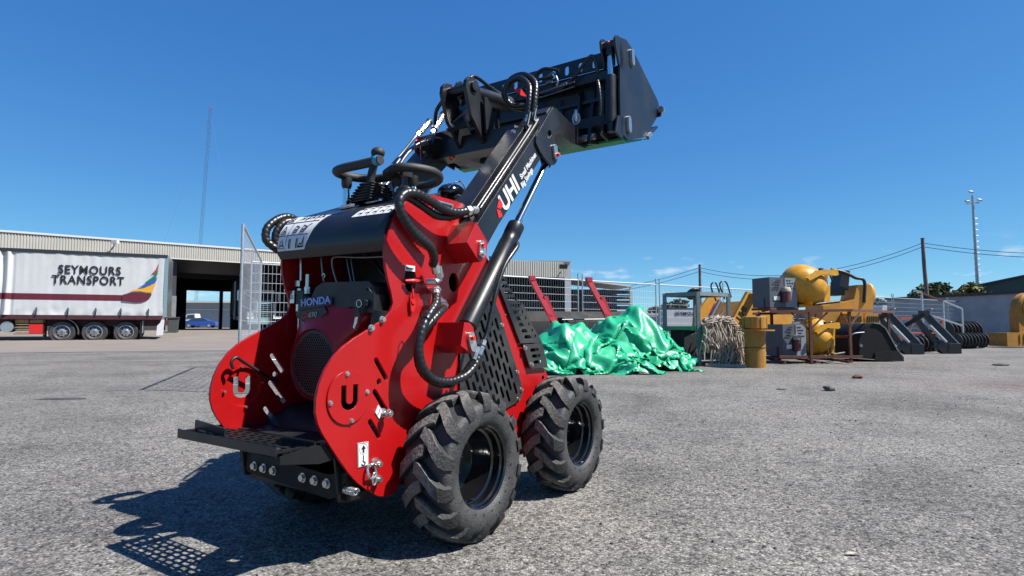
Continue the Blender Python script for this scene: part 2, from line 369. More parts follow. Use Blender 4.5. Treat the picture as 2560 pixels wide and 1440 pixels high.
# trim the near edge to the road line
vs[0] = (-60, 29.5, .008); vs[1] = (-3.2, 22.6, .008); vs[3] = (-3.2, 30, .02)
tag(MB().add(vs, fs).build('concrete_apron', 'apron', None, 0, fix=False), kind='structure')
sheet('yellow_line', [(-26, 13.2), (-6.6, 14.12), (-6.6, 14.26), (-26, 13.34)], .005, 'yline')
def blob(name, c, rx, ry, z, m, n=18, seed=1):
    rnd = random.Random(seed); pts = []
    for k in range(n):
        a = 2 * math.pi * k / n; q = 1 + rnd.uniform(-.22, .2); pts.append((c[0] + rx * q * math.cos(a), c[1] + ry * q * math.sin(a)))
    return sheet(name, pts, z, m)
blob('tar_patch', (-5.2, 6.82), .28, .10, .004, 'patch', seed=3)
rnd = random.Random(11)
b = MB()
for k in range(2600):
    if rnd.random() < .6: x, y = rnd.uniform(-4, 6.5), rnd.uniform(1.3, 7)
    else: x, y = rnd.uniform(-9, 11), rnd.uniform(4, 13)
    r = rnd.choice((.003, .0035, .004, .005, .006, .008)) * rnd.uniform(.7, 1.25); a = rnd.uniform(0, 6.28); vs = []
    for i in range(5):
        t = a + i * 1.2566; q = rnd.uniform(.7, 1.2); vs.append((x + r * q * math.cos(t), y + r * q * math.sin(t), .0006))
    for i in range(5):
        t = a + i * 1.2566 + .3; q = rnd.uniform(.45, .8); vs.append((x + r * q * math.cos(t), y + r * q * math.sin(t), r * rnd.uniform(.6, 1.1)))
    b.add(vs, [tuple(range(5, 10))] + [(i, (i + 1) % 5, 5 + (i + 1) % 5, 5 + i) for i in range(5)])
M['grit'] = mat('loose_grit', (.03, .028, .027), .9, col2=(.2, .19, .18), vscale=30)
tag(b.build('loose_grit', 'grit', None, 0), 'loose dark grit and small stones scattered over the grey yard', None, kind='stuff')
# ------------------------------------------------------------------ sheds and far buildings
def corr(b, p0, d, L, z0, z1, out, pitch=.14, dep=.032):   # profiled cladding sheet along d
    d = Vector(d).normalized(); o = Vector(out).normalized(); p0 = Vector(p0); n = int(L / pitch); P = []
    for k in range(n):
        for f, h in ((0, 0), (.28, 0), (.42, 1), (.86, 1)): P.append(p0 + d * (k + f) * pitch + o * dep * h)
    vs = []; fs = []
    for p in P: vs += [(p.x, p.y, z0), (p.x, p.y, z1)]
    for k in range(len(P) - 1): fs.append((2 * k, 2 * k + 2, 2 * k + 3, 2 * k + 1))
    return b.add(vs, fs)
def sbox(s0, s1, n0, n1, z0, z1):
    b = MB(); vs = [sh_(s, n_, z) for z in (z0, z1) for s, n_ in ((s0, n0), (s1, n0), (s1, n1), (s0, n1))]
    return b.add(vs, [(0, 3, 2, 1), (4, 5, 6, 7), (0, 1, 5, 4), (1, 2, 6, 5), (2, 3, 7, 6), (3, 0, 4, 7)])
WH = thing('warehouse', 'long open-fronted warehouse with pale ribbed fascia behind the curtain trailer', 'warehouse')
corr(MB(), sh_(-24, -.62, 0), SDx, 36, 5.33, 6.22, -SN).build('fascia', 'fascia', WH, 25, fix=False)
sbox(-24, 12, -.70, -.45, 6.22, 6.34).build('fascia_cap', 'pale', WH, 0); sbox(-24, 12, -.60, 24.2, 6.12, 6.2).build('roof', 'fascia', WH, 0)
sbox(-24, 12, -.66, -.50, 5.27, 5.33).build('fascia_trim', 'pale', WH, 0)
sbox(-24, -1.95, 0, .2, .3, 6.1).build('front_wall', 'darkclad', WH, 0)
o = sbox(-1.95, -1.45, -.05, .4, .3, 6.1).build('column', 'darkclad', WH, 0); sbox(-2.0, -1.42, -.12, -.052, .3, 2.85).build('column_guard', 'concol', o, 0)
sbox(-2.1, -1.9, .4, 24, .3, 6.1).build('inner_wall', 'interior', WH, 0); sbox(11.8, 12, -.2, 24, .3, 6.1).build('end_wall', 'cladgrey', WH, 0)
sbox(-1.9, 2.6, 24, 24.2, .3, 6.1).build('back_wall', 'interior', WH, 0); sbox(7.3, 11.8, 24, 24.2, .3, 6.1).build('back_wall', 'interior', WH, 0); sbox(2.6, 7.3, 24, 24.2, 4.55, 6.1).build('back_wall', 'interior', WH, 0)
sbox(5.75, 6.05, 23.9, 24.3, .5, 4.55).build('door_post', 'darkclad', WH, 0); sbox(-1.9, 11.8, 11, 11.3, 4.9, 5.3).build('roof_beam', 'darkclad', WH, 0)
for s in (-5.0,):
    b = MB(); b.beam(sh_(s, -.66, 5.9), sh_(s, -1.1, 6.1), .06, .06); b.box(sh_(s, -1.2, 6.05), (.35, .25, .22)); b.build('floodlight', 'pale', WH, 0)
for k in range(3): sbox(2.0 + k * 3, 2.5 + k * 3, 8, 8.3, 5.6, 5.66).build('roof_fixing', 'pale', WH, 0)
# far grey shed seen through the back door
FS = thing('far_shed', 'far pale grey shed seen through the back door of the warehouse', 'shed', (-58, 97, .5), .12)
MB().box((6, 3, 2.1), (30, 6, 4.2)).build('wall', 'cladgrey', FS, 0); MB().box((6, 2.6, 4.35), (31, 7.5, .3)).build('roof', 'pale', FS, 0); MB().box((1, -.08, 1.4), (4, .1, 2.8)).build('roller_door', 'pale', FS, 0); MB().box((6, -.1, 3.1), (30, .12, .18)).build('wall_trim', 'pale', FS, 0)
# second shed behind the fence, with its lean-to
S2 = thing('shed', 'pale ribbed shed with open dark front behind the wire fence', 'shed')
corr(MB(), (-6.75, 31.0, 0), (1, .36, 0), 10.6, 3.70, 4.62, (.34, -.94, 0)).build('fascia', 'fascia', S2, 25, fix=False)
MB().box((-1.9, 39.5, 4.66), (10.8, 10, .1)).build('roof', 'fascia', S2, 0); MB().box((3.32, 34.75, 2.2), (.35, .35, 4.7)).build('corner_post', 'pale', S2, 0)
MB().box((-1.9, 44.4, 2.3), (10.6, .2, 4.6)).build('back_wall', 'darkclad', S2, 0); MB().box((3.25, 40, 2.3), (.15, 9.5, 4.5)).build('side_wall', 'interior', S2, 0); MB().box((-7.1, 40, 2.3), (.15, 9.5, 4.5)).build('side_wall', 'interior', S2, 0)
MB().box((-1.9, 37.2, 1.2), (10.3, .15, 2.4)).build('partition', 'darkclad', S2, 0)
b = MB(); b.beam((3.1, 34.4, 4.35), (3.1, 34.0, 4.4), .05, .05); b.box((3.0, 33.95, 4.3), (.45, .2, .25)); b.build('floodlight', 'blackflat', S2, 0)
LT = thing('lean_to', 'low lean-to with dark slatted sides right of the pale shed', 'lean-to')
vs = [(3.55, 34.9, 3.72), (7.3, 35.6, 3.30), (7.3, 41, 3.45), (3.55, 41, 3.85)]; MB().add(vs + [(x, y, z - .08) for x, y, z in vs], [(0, 1, 2, 3), (7, 6, 5, 4), (0, 4, 5, 1), (1, 5, 6, 2), (2, 6, 7, 3), (3, 7, 4, 0)]).build('roof', 'pale', LT, 0)
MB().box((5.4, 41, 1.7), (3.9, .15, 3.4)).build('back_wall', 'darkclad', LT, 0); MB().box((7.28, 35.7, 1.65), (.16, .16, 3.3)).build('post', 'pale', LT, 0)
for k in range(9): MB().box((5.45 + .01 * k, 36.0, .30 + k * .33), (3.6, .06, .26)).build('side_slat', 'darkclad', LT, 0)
for k in range(3): MB().box((4.0 + 1.2 * k, 38, .7), (.5, .5, 1.4)).build('drum_stack', 'wood', LT, 0)
# grey wall building and dark green shed on the right
GW = thing('grey_wall_building', 'low grey block building running along the right behind the fence', 'building')
b = MB(); A = Vector((22.6, 35.2, 0)); B2 = Vector((27.2, 17.0, 0)); d = (B2 - A); nn_ = Vector((-d.y, d.x, 0)).normalized()
if nn_.x < 0: nn_ = -nn_
vs = [A, B2, B2 + nn_ * 3, A + nn_ * 3]; MB().add([(p.x, p.y, 0) for p in vs] + [(p.x, p.y, 2.4) for p in vs], [(0, 1, 5, 4), (1, 2, 6, 5), (2, 3, 7, 6), (3, 0, 4, 7), (4, 5, 6, 7)]).build('wall', 'blockwall', GW, 0)
MB().add([(p.x, p.y, 2.402) for p in (A - nn_ * .15, B2 - nn_ * .15, B2 + nn_ * 3, A + nn_ * 3)] + [(p.x, p.y, 2.53) for p in (A - nn_ * .15, B2 - nn_ * .15, B2 + nn_ * 3, A + nn_ * 3)], [(0, 3, 2, 1), (0, 1, 5, 4), (1, 2, 6, 5), (2, 3, 7, 6), (3, 0, 4, 7), (4, 5, 6, 7)]).build('roof_edge', 'darkclad', GW, 0)
GS = thing('dark_green_shed', 'dark green shed with sloping roof rising above the grey wall', 'shed')
MB().prism([(0, 0), (14, 0), (14, 7.2), (0, 4.05)], 0, 8, fr=lambda p, q, t: (37.3 + p * .9 + t * .85, 46 + t - p * .42, q)).build('wall', 'greenclad', GS, 0)
MB().prism([(-.3, 4.0), (14.3, 7.28), (14.3, 7.42), (-.3, 4.14)], -.3, 8.3, fr=lambda p, q, t: (37.3 + p * .9 + t * .85, 46 + t - p * .42, q)).build('roof', 'trim', GS, 0)
o = MB().prism([(2.6, 2.6), (3.9, 2.6), (3.9, 4.2), (2.6, 4.0)], -.06, -.01, fr=lambda p, q, t: (37.3 + p * .9 + t * .85, 46 + t - p * .42, q)).build('window', 'glass', GS, 0); MB().prism([(3.2, 2.6), (3.28, 2.6), (3.28, 4.1), (3.2, 4.1)], -.09, -.062, fr=lambda p, q, t: (37.3 + p * .9 + t * .85, 46 + t - p * .42, q)).build('frame', 'pale', o, 0)
W2 = thing('white_shed', 'small white-roofed shed between far trees and the grey wall', 'shed', (34.75, 55, 0), .1)
MB().box((0, 0, 1.1), (1.7, 2.4, 2.2)).build('wall', 'pale', W2, 0); MB().prism([(-1.0, 2.2), (1.0, 2.2), (.9, 2.75), (-.9, 2.75)], -1.4, 1.4).build('roof', 'truckwhite', W2, 0)
for k, (x, y, w, h, lb) in enumerate(((14.5, 62, 8, 1.9, 'low far pale shed behind the fence left of the steel rack'), (27, 90, 26, 2.4, 'long low far roof on the horizon behind the yellow machines'))):
    t = thing('far_building', lb, 'building', (x, y, 0)); MB().box((0, 0, h / 2), (w, 4, h)).build('wall', 'cladgrey', t, 0); MB().box((0, -.1, h + .12), (w + .4, 4.6, .24)).build('roof', 'pale', t, 0)

# ------------------------------------------------------------------ trees
def tree(name, label, base, h, blobs, m, n, size, group=None, trunk_r=.2):
    t = thing(name, label, 'tree', base, 0, group); rnd = random.Random(int(base[0] * 7 + base[1]))
    b = MB(); top = Vector((0, 0, h * .55)); b.tube([(0, 0, 0), (.05, 0, h * .25), top], [trunk_r, trunk_r * .8, trunk_r * .5], 8)
    for (cx, cy, cz, r) in blobs: b.tube([(0, 0, h * .3), ((cx) * .5, cy * .5, (h * .3 + cz) / 2), (cx, cy, cz)], [trunk_r * .5, trunk_r * .35, trunk_r * .12], 6)
    b.build('trunk', 'trunk', t, 50)
    b = MB(); tot = sum(q[3] ** 2 for q in blobs)
    for (cx, cy, cz, r) in blobs:
        for k in range(int(n * r * r / tot)):
            v = Vector((rnd.gauss(0, 1), rnd.gauss(0, 1), rnd.gauss(0, 1))).normalized(); q = r * (rnd.random() ** .4) * rnd.uniform(.75, 1.12)
            p = Vector((cx, cy, cz)) + Vector((v.x * q, v.y * q, v.z * q * .72)); s = size * rnd.uniform(.5, 1.3)
            a = Vector((rnd.gauss(0, 1), rnd.gauss(0, 1), rnd.gauss(0, .6))).normalized(); c = a.cross(Vector((rnd.gauss(0, 1), rnd.gauss(0, 1), rnd.gauss(0, 1)))).normalized()
            b.add([p - a * s, p - c * s * .6, p + a * s, p + c * s * .6], [(0, 1, 2, 3)])
    b.build('crown', m, t, 0, fix=False); return t
tree('tree', 'dark rounded tree just left of the tall light pole', (45.4, 61, 0), 5, [(0, 0, 3.3, 1.1), (-1.2, .2, 2.9, .9), (1.1, 0, 3.4, 1.2), (.2, .5, 3.9, .8)], 'leafd', 2600, .2, 'trees behind the grey wall')
tree('tree', 'olive yellow tree at the foot of the tall light pole', (34.7, 44, 0), 4.2, [(-1.0, 0, 3.0, .75), (0, 0, 3.45, .85), (.95, .3, 3.0, .75), (.3, -.4, 2.6, .9)], 'leafy', 2800, .2, 'trees behind the grey wall')
tree('tree', 'dark tree top showing above the olive tree', (48.5, 66, 0), 6, [(-1.2, 0, 4.9, 1.2), (0, 0, 5.1, 1.0), (-2.6, 0, 4.2, 1.0)], 'leafd', 1600, .22, 'trees behind the grey wall')
tree('tree', 'tiny dark tree top left of the rounded dark tree', (39.6, 66, 0), 4.2, [(0, 0, 3.4, .8), (-.8, 0, 3.2, .6)], 'leafd', 800, .2, 'trees behind the grey wall')
tree('tree', 'greyish tree right of the yellow machine beyond the fence', (48.5, 80, 0), 5, [(0, 0, 3.2, 1.6), (1.5, 0, 3.7, 1.2), (-1.5, 0, 2.6, 1.2)], 'leafg', 2000, .3, 'far grey trees')
tree('tree', 'low greyish tree nearest the yellow machine beyond the fence', (43.6, 84, 0), 3.6, [(0, 0, 2.4, 1.3), (-1.8, 0, 2.0, 1.1), (1.6, 0, 2.2, 1.1)], 'leafg', 1600, .3, 'far grey trees')
tree('tree', 'far grey tree behind the steel rack', (20.3, 75, 0), 4.4, [(0, 0, 3.0, 1.2), (1.2, 0, 3.5, 1.1), (-1.9, 0, 2.6, 1.0)], 'leafg', 1600, .3, 'far grey trees')
rnd = random.Random(5); b = MB()
for k in range(9000):
    x = rnd.uniform(8, 120); y = 150 + rnd.uniform(-6, 6); hh = 2.6 + 1.6 * noise.noise(Vector((x * .12, 0, 0))) + 1.0 * noise.noise(Vector((x * .5, 3, 0))); z = rnd.uniform(0, max(.8, hh)); s = rnd.uniform(.3, .6)
    a = Vector((rnd.gauss(0, 1), rnd.gauss(0, 1), rnd.gauss(0, 1))).normalized(); c = a.cross(Vector((rnd.gauss(0, 1), rnd.gauss(0, 1), rnd.gauss(0, 1)))).normalized(); p = Vector((x, y, z)); b.add([p - a * s, p - c * s, p + a * s, p + c * s], [(0, 1, 2, 3)])
tag(b.build('far_tree_line', 'leafg', None, 0, fix=False), 'low line of far trees along the horizon', None, kind='stuff')

# ------------------------------------------------------------------ poles and wires
PL = thing('power_pole', 'timber power pole standing behind the low grey wall', 'pole', (39.2, 55, 0), 0, 'power poles')
MB().tube([(0, 0, 0), (-.1, 0, 4), (-.22, 0, 7), (-.25, 0, 9.1)], [.2, .18, .16, .14], 12).build('shaft', 'polewood', PL, 60); MB().cyl((-.25, 0, 9.1), (-.25, 0, 9.16), .17, 12).build('cap', 'darkclad', PL, 40)
PR = thing('power_pole', 'thin far power pole behind the fence above the steel rack', 'pole', (22.6, 70, 0), 0, 'power poles')
MB().tube([(0, 0, 0), (0, 0, 8.15)], [.2, .15], 12).build('shaft', 'polewood', PR, 60); MB().cyl((0, 0, 8.15), (0, 0, 8.22), .17, 12).build('cap', 'darkclad', PR, 40)
def wire(p0, p1, sag, lb, g): 
    P = []
    for k in range(25):
        t = k / 24; p = Vector(p0).lerp(Vector(p1), t); p.z -= sag * 4 * t * (1 - t); P.append(p)
    return tag(MB().tube(P, .028, 5).build('power_line', 'darkclad', None, 60), lb, 'wire', g)
for k, (dz, nm) in enumerate(((0, 'upper'), (-.45, 'lower'))):
    wire((22.6, 70, 7.85 + dz), (38.95, 55, 8.7 + dz * .8), 1.9, nm + ' sagging power line between the two poles', 'power lines')
    wire((22.6, 70, 7.85 + dz), (5.5, 84, 6.0 + dz), 1.0, nm + ' power line running left from the thin far pole', 'power lines')
    wire((38.95, 55, 8.7 + dz * .8), (58, 47, 7.6 + dz * .8), 1.0, nm + ' power line running right from the timber pole', 'power lines')
LP_ = thing('light_pole', 'tall slim floodlight pole with twin lamps at the right', 'light pole', (48.0, 60, 0))
MB().tube([(0, 0, 0), (-.1, 0, 14.4)], [.20, .11], 12).build('shaft', 'galv', LP_, 60)
b = MB(); b.beam((-.75, 0, 13.5), (.55, 0, 13.65), .12, .12); b.build('cross_arm', 'galv', LP_, 0)
for x, z in ((-.75, 13.75), (.55, 13.9), (-.3, 14.75)): MB().box((x, -.1, z), (.32, .34, .18), mx=Matrix.Rotation(.5, 3, 'X')).build('lamp_head', 'pale', LP_, 0)
for k in range(16): MB().cyl((-.3 - .0, 0, 3 + k * .6), (.3, 0, 3 + k * .6), .02, 6).build('climbing_peg', 'galv', LP_, 0)
MA = thing('radio_mast', 'tall thin guyed radio mast above the warehouse roof', 'mast', (-65.2, 120, 0))
b = MB(); lean = Vector((1.85, 0, 46.5))
for k in range(3):
    a = k * 2.094; o_ = Vector((.3 * math.cos(a), .3 * math.sin(a), 0)); b.tube([o_, o_ + lean], .022, 5)
for k in range(46):
    p = lean * (k / 46); q = lean * ((k + 1) / 46); b.tube([p + Vector((.3, 0, 0)), q + Vector((-.15, .26, 0))], .012, 4); b.tube([p + Vector((-.15, -.26, 0)), q + Vector((.3, 0, 0))], .012, 4)
b.build('lattice', 'darkclad', MA, 0)
MB().tube([lean * .97, (-5.5, -4, 14), (-9, -6, 0)], .014, 4).build('guy_wire', 'steel', MA, 0); MB().tube([lean * .97, (7, 3, 18), (14, 6, 0)], .014, 4).build('guy_wire', 'steel', MA, 0); MB().cyl(lean, lean + Vector((0, 0, .4)), .12, 8).build('beacon', 'redplastic', MA, 40)

# ------------------------------------------------------------------ temporary wire fence
def fence_panel(p0, p1, label, group='temporary wire fence panels', h=2.13, px_=.078, pz=.195, post=2.32, wr=.0032, m='galv', cross=None):
    p0, p1 = Vector((*p0, 0)), Vector((*p1, 0)); L = (p1 - p0).length; t = thing('fence_panel', label, 'fence', p0, math.atan2(p1.y - p0.y, p1.x - p0.x), group)
    for x in (.05, L - .05): MB().cyl((x, 0, .03), (x, 0, post), .019, 8).build('post', 'galv', t, 50)
    MB().cyl((.05, 0, h), (L - .05, 0, h), .019, 8).build('top_rail', m, t, 50); MB().cyl((.05, 0, .15), (L - .05, 0, .15), .016, 8).build('bottom_rail', m, t, 50)
    b = MB(); n = int((L - .1) / px_)
    for k in range(1, n): x = .05 + (L - .1) * k / n; b.tube([(x, 0, .15), (x, 0, h)], wr, 4)
    k = 1
    while .15 + k * pz < h - .05: b.tube([(.05, .005, .15 + k * pz), (L - .05, .005, .15 + k * pz)], wr * 1.3, 4); k += 1
    tag(b.build('wire_mesh', m, t, 0, fix=False), kind='stuff')
    for x in (.05, L - .05): MB().box((x, 0, .06), (.22, .55, .11)).build('foot_block', 'concol', t, 0)
    return t
F0 = Vector((-.15, 15.1)); FD = Vector((.833, .554)).normalized(); fp = lambda s: tuple(F0 + FD * s)
M['galvw'] = mat('bright_galvanised', (.55, .57, .60), .45, metal=.25)
ss = [-6.2, -3.4, -.62, 2.5, 5.65, 8.8, 11.95, 15.1, 18.2, 21.2, 24.2, 27.2, 30.1, 33.0, 36.0, 39]
names = ['wire fence panel left of the loader in front of the white truck', None, 'wire fence panel just right of the loader tower before the pale shed', 'wire fence panel behind the two red arms', 'wire fence panel behind the right green tarpaulin', 'wire fence panel behind the steel rack', 'wire fence panel behind the yellow loader arms', None, 'wire fence panel just right of the yellow machine seat', 'wire fence panel behind the black loader arms', 'wire fence panel behind the sloping hand rail', 'wire fence panel along the grey wall right of the hand rail', 'wire fence panel along the grey wall behind the auger rolls', 'second last wire fence panel before the right edge', 'last wire fence panel at the right edge', None]
for k in range(len(ss) - 1):
    if k == 1: continue
    fence_panel(fp(ss[k] + .03), fp(ss[k + 1] - .03), names[k] or 'wire fence panel hidden mostly behind the yellow mixers', m='galvw' if k < 9 else 'galv')
fence_panel((-3.42, 7.35), (-4.98, 11.55), 'open wire gate panel turned towards the camera left of the loader', None, h=2.13, px_=.17, pz=.19, post=2.14, wr=.0026, m='galvw')

# ------------------------------------------------------------------ curtain-sided trailer
TR = thing('curtain_trailer', 'white curtain-sided semi-trailer with SEYMOURS TRANSPORT lettering', 'trailer', (-17.2, 29, .05), math.atan2(.436, .9))
def curtain_y(x, z):
    f = .022 * noise.noise(Vector((x * 1.3, 0, z * .25))) + .012 * noise.noise(Vector((x * 4, 5, z * .6)))
    if x < -5.9: f += .085 * math.sin((x + 6.3) * 17 + .4 * math.sin(z * 1.5)) * min(1, (-5.9 - x) * 4) * (1 if x > -7.9 else .0)
    e = max(0, (z - 3.85) / .35); f += e * .05 * abs(noise.noise(Vector((x * 2.2, 9, 0)))) ; g = max(0, (1.75 - z) / .4); f += g * .05 * noise.noise(Vector((x * 3, 2, z * 3)))
    return -.03 - f
vs = []; fs = []; nx, nz_ = 340, 26
for j in range(nz_ + 1):
    for i in range(nx + 1):
        x = -13.6 + 13.52 * i / nx; z = 1.30 + 2.86 * j / nz_; vs.append((x, curtain_y(x, z), z))
for j in range(nz_):
    for i in range(nx): a = j * (nx + 1) + i; fs.append((a, a + 1, a + nx + 2, a + nx + 1))
cu = MB().add(vs, fs).build('curtain', 'curtain', TR, 80, fix=False)
MB().box((-6.85, 1.25, 2.75), (13.5, 2.4, 2.9)).build('body', 'curtain', TR, 0); MB().box((-6.85, 1.25, 4.24), (13.72, 2.62, .16)).build('roof_rail', 'trim', TR, 0)
MB().box((-.02, 1.25, 2.75), (.16, 2.6, 3.05)).build('rear_frame', 'zinc', TR, 0); MB().box((-6.85, .02, 1.2), (13.7, .12, .2)).build('side_rail', 'chassis', TR, 0); MB().box((-6.0, 1.25, 1.0), (11.8, 1.2, .42)).build('chassis_beam', 'chassis', TR, 0)
text('lettering', 'SEYMOURS', (-3.14, -.062, 3.24), (1, 0, 0), (0, 0, 1), .56, 'ink', cu, bold=.012, sx=.82, extr=.003, align='CENTER', spacing=1.12); text('lettering', 'TRANSPORT', (-3.18, -.062, 2.76), (1, 0, 0), (0, 0, 1), .56, 'ink', cu, bold=.012, sx=.82, extr=.003, align='CENTER', spacing=1.12)
def dec(name, pts, m, y=-.07): return MB().prism(pts, y - .006, y).build(name, m, cu, 0)
vs = []; fs = []; n_ = 260
for i in range(n_ + 1):
    x = -13.55 + 11.75 * i / n_
    for z in (2.0, 2.09, 2.19, 2.28): vs.append((x, curtain_y(x, z) - .008, z))
for i in range(n_):
    for j in range(3): a = i * 4 + j; fs.append((a, a + 4, a + 5, a + 1))
MB().add(vs, fs).build('maroon_stripe', 'maroon', cu, 60, fix=False)
dec('maroon_swoosh', [(-1.82, 2.0), (-1.82, 2.28), (-1.68, 2.34), (-1.45, 2.41), (-1.1, 2.42), (-.8, 2.38), (-.6, 2.36), (-.66, 2.2), (-.8, 2.05), (-1.0, 1.96), (-1.25, 1.92)], 'maroon', -.072)
dec('yellow_feather', [(-1.58, 2.45), (-1.3, 2.56), (-.95, 2.63), (-.45, 2.92), (-.60, 2.43), (-.85, 2.43), (-1.1, 2.49)], 'pyellow', -.072); dec('blue_feather', [(-1.2, 2.66), (-.8, 2.87), (-.40, 3.22), (-.44, 2.98), (-.72, 2.74)], 'pblue', -.072)
dec('green_feather', [(-.96, 2.86), (-.6, 3.2), (-.37, 3.62), (-.40, 3.30), (-.66, 2.98)], 'pgreen', -.072); dec('red_feather', [(-.66, 3.32), (-.45, 3.6), (-.34, 3.93), (-.38, 3.62), (-.50, 3.40)], 'pred', -.072)
for k, x in enumerate((-.72, -1.85, -2.85, -3.92, -5.1, -6.6, -7.8, -9)): 
    o = MB().box((x, -.085, 1.46), (.05, .02, .36)).build('strap', 'trim', TR, 0); MB().box((x, -.10, 1.52), (.09, .03, .10)).build('buckle', 'steel', o, 0)
for k, x in enumerate((-1.64, -2.9, -4.15)):
    o = MB().lathe([(.24, .02), (.30, -.04), (.33, .02), (.48, .0), (.525, .05), (.525, .26), (.45, .30)], (x, .12, .50), (0, 1, 0), 32).build('wheel', 'rubber', TR, 45)
    b = MB(); b.lathe([(.335, .03), (.30, .02), (.27, .09), (.24, .10), (.12, .05), (.10, .0), (0, .0)], (x, .08, .50), (0, 1, 0), 28); b.build('rim', 'zinc', o, 40)
    for j in range(8): MB().cyl((x + .205 * math.cos(j * .785), .145, .50 + .205 * math.sin(j * .785)), (x + .205 * math.cos(j * .785), .165, .50 + .205 * math.sin(j * .785)), .045, 10).build('rim_hole', 'blackflat', o, 30)
    b = MB(); b.cyl((x, .06, .5), (x, .1, .5), .07, 12); b.build('hub', 'steel', o, 40)
    MB().cyl((x, .45, .5), (x, 2.1, .5), .09, 10).build('axle', 'chassis', TR, 40); dup(o, TR, location=(0, 2.0, 0))
b = MB(); b.lathe([(.62, 0), (.65, 0), (.65, .5), (.62, .5)], (-4.15, .08, .5), (0, 1, 0), 14, closed=True, a0=1.5, a1=3.3); b.build('mudguard', 'steel', TR, 40); MB().box((-4.82, .3, .55), (.03, .5, .55)).build('mud_flap', 'blackflat', TR, 0); MB().box((-1.02, .3, .62), (.04, .5, .75)).build('mud_flap', 'blackflat', TR, 0); MB().box((-.95, .3, .75), (.03, .4, .6)).build('mud_flap', 'galv', TR, 0)
MB().prism([(-.35, .32), (-.06, .34), (-.02, 1.18), (-.12, 1.22), (-.2, .95), (-.33, .8)], -.04, -.02).build('white_flap', 'truckwhite', TR, 0)
MB().box((-.15, 1.25, .95), (.25, 2.4, .25)).build('rear_bumper', 'chassis', TR, 0); MB().cyl((-6.15, .05, .75), (-6.15, .75, .75), .24, 20).build('air_tank', 'zinc', TR, 40)
o = MB().box((-5.1, .3, .66), (.5, .5, .42)).build('tool_box', 'redplastic', TR, 0)
for k in range(4): MB().box((-5.6, .3, .5 + k * .12), (.48, .5, .035)).build('pallet_board', 'wood', TR, 0)
for k in range(2): MB().box((-5.62 + k * .52, .3, 1.0), (.48, .5, .16)).build('pallet_stack', 'wood', TR, 0)
MB().box((-5.35, .3, .43), (1.1, .55, .03)).build('rack_floor', 'rust', TR, 0)
for x in (-10.4, -12.9): MB().box((x, .6, .5), (.14, .14, 1.0)).build('landing_leg', 'chassis', TR, 0)
# wheelie bin by the column
BN = thing('wheelie_bin', 'dark grey wheelie bin standing beside the warehouse column', 'bin', (-21.2, 36.6, .37), .4)
MB().prism([(-.24, .05), (.24, .05), (.30, .95), (-.30, .95)], -.3, .3).build('body', 'bin', BN, 0); MB().box((0, -.0, .99), (.66, .70, .07)).build('lid', 'bin', BN, 0)
for x in (-.24, .24): MB().cyl((x - .03, .26, .1), (x + .03, .26, .1), .1, 12).build('wheel', 'blackflat', BN, 40)
# white truck and its trailer inside the warehouse
TK = thing('white_truck', 'white bonneted truck parked in the warehouse behind the wire fence', 'truck', sh_(4.6, 1.3, .56), math.atan2(SDx.y, SDx.x))
MB().box((0, .1, .62), (2.45, .25, .42)).build('bumper', 'chrome', TK, 0); MB().prism([(-.62, .85), (.62, .85), (.58, 2.0), (-.58, 2.0)], -.02, .1).build('grille_frame', 'chrome', TK, 0)
g_ = MB().prism([(-.54, .92), (.54, .92), (.5, 1.92), (-.5, 1.92)], -.05, -.021).build('grille', 'blackflat', TK, 0)
for k in range(6): MB().box((0, -.06, 1.05 + k * .15), (1.02, .02, .025)).build('grille_bar', 'chrome', g_, 0)
b = MB(); b.add([(-.72, .1, .8), (.72, .1, .8), (.72, .1, 2.02), (-.72, .1, 2.02), (-.95, 2.0, .8), (.95, 2.0, .8), (.95, 2.0, 2.35), (-.95, 2.0, 2.35)], [(0, 1, 2, 3), (0, 4, 5, 1), (1, 5, 6, 2), (2, 6, 7, 3), (3, 7, 4, 0), (4, 7, 6, 5)]); b.build('bonnet', 'truckwhite', TK, 0)
for x in (-1.0, 1.0):
    MB().box((x, .75, 1.1), (.5, 1.2, .55)).build('fender', 'truckwhite', TK, 0); MB().box((x, .12, 1.15), (.42, .06, .26)).build('headlight', 'chrome', TK, 0)
    w = MB().lathe([(.1, .0), (.3, .05), (.5, 0), (.52, .1), (.52, .25)], (x - .12 if x < 0 else x + .12, .85, .52), (1 if x < 0 else -1, 0, 0), 20).build('wheel', 'rubber', TK, 40)
    b = MB(); b.beam((x * 1.12, 2.1, 2.9), (x * 1.45, 2.0, 2.9), .04, .04); b.box((x * 1.5, 2.0, 2.6), (.12, .2, .75)); b.build('mirror', 'zinc', TK, 0)
    MB().cyl((x * 1.08, 3.6, 1.2), (x * 1.08, 3.6, 4.3), .08, 10).build('exhaust_stack', 'chrome', TK, 40)
MB().box((0, 2.9, 2.0), (2.2, 1.8, 1.9)).build('cab', 'truckwhite', TK, 0); MB().prism([(2.0, 2.951), (3.8, 2.951), (3.8, 3.15), (2.3, 3.1)], -1.1, 1.1, fr=lambda p, q, t: (t, p, q)).build('cab_roof', 'truckwhite', TK, 0)
MB().box((0, 1.985, 2.58), (1.95, .04, .6)).build('windscreen', 'glass', TK, 0); MB().box((0, 1.9, 3.0), (2.2, .35, .14)).build('sun_visor', 'truckwhite', TK, 0)
MB().prism([(2.7, 3.16), (4.0, 3.16), (4.4, 4.2), (3.5, 4.25)], -1.15, 1.15, fr=lambda p, q, t: (t, p, q)).build('roof_fairing', 'greybox', TK, 0); MB().box((0, 4.4, 2.2), (2.3, 1.2, 2.9)).build('sleeper', 'truckwhite', TK, 0)
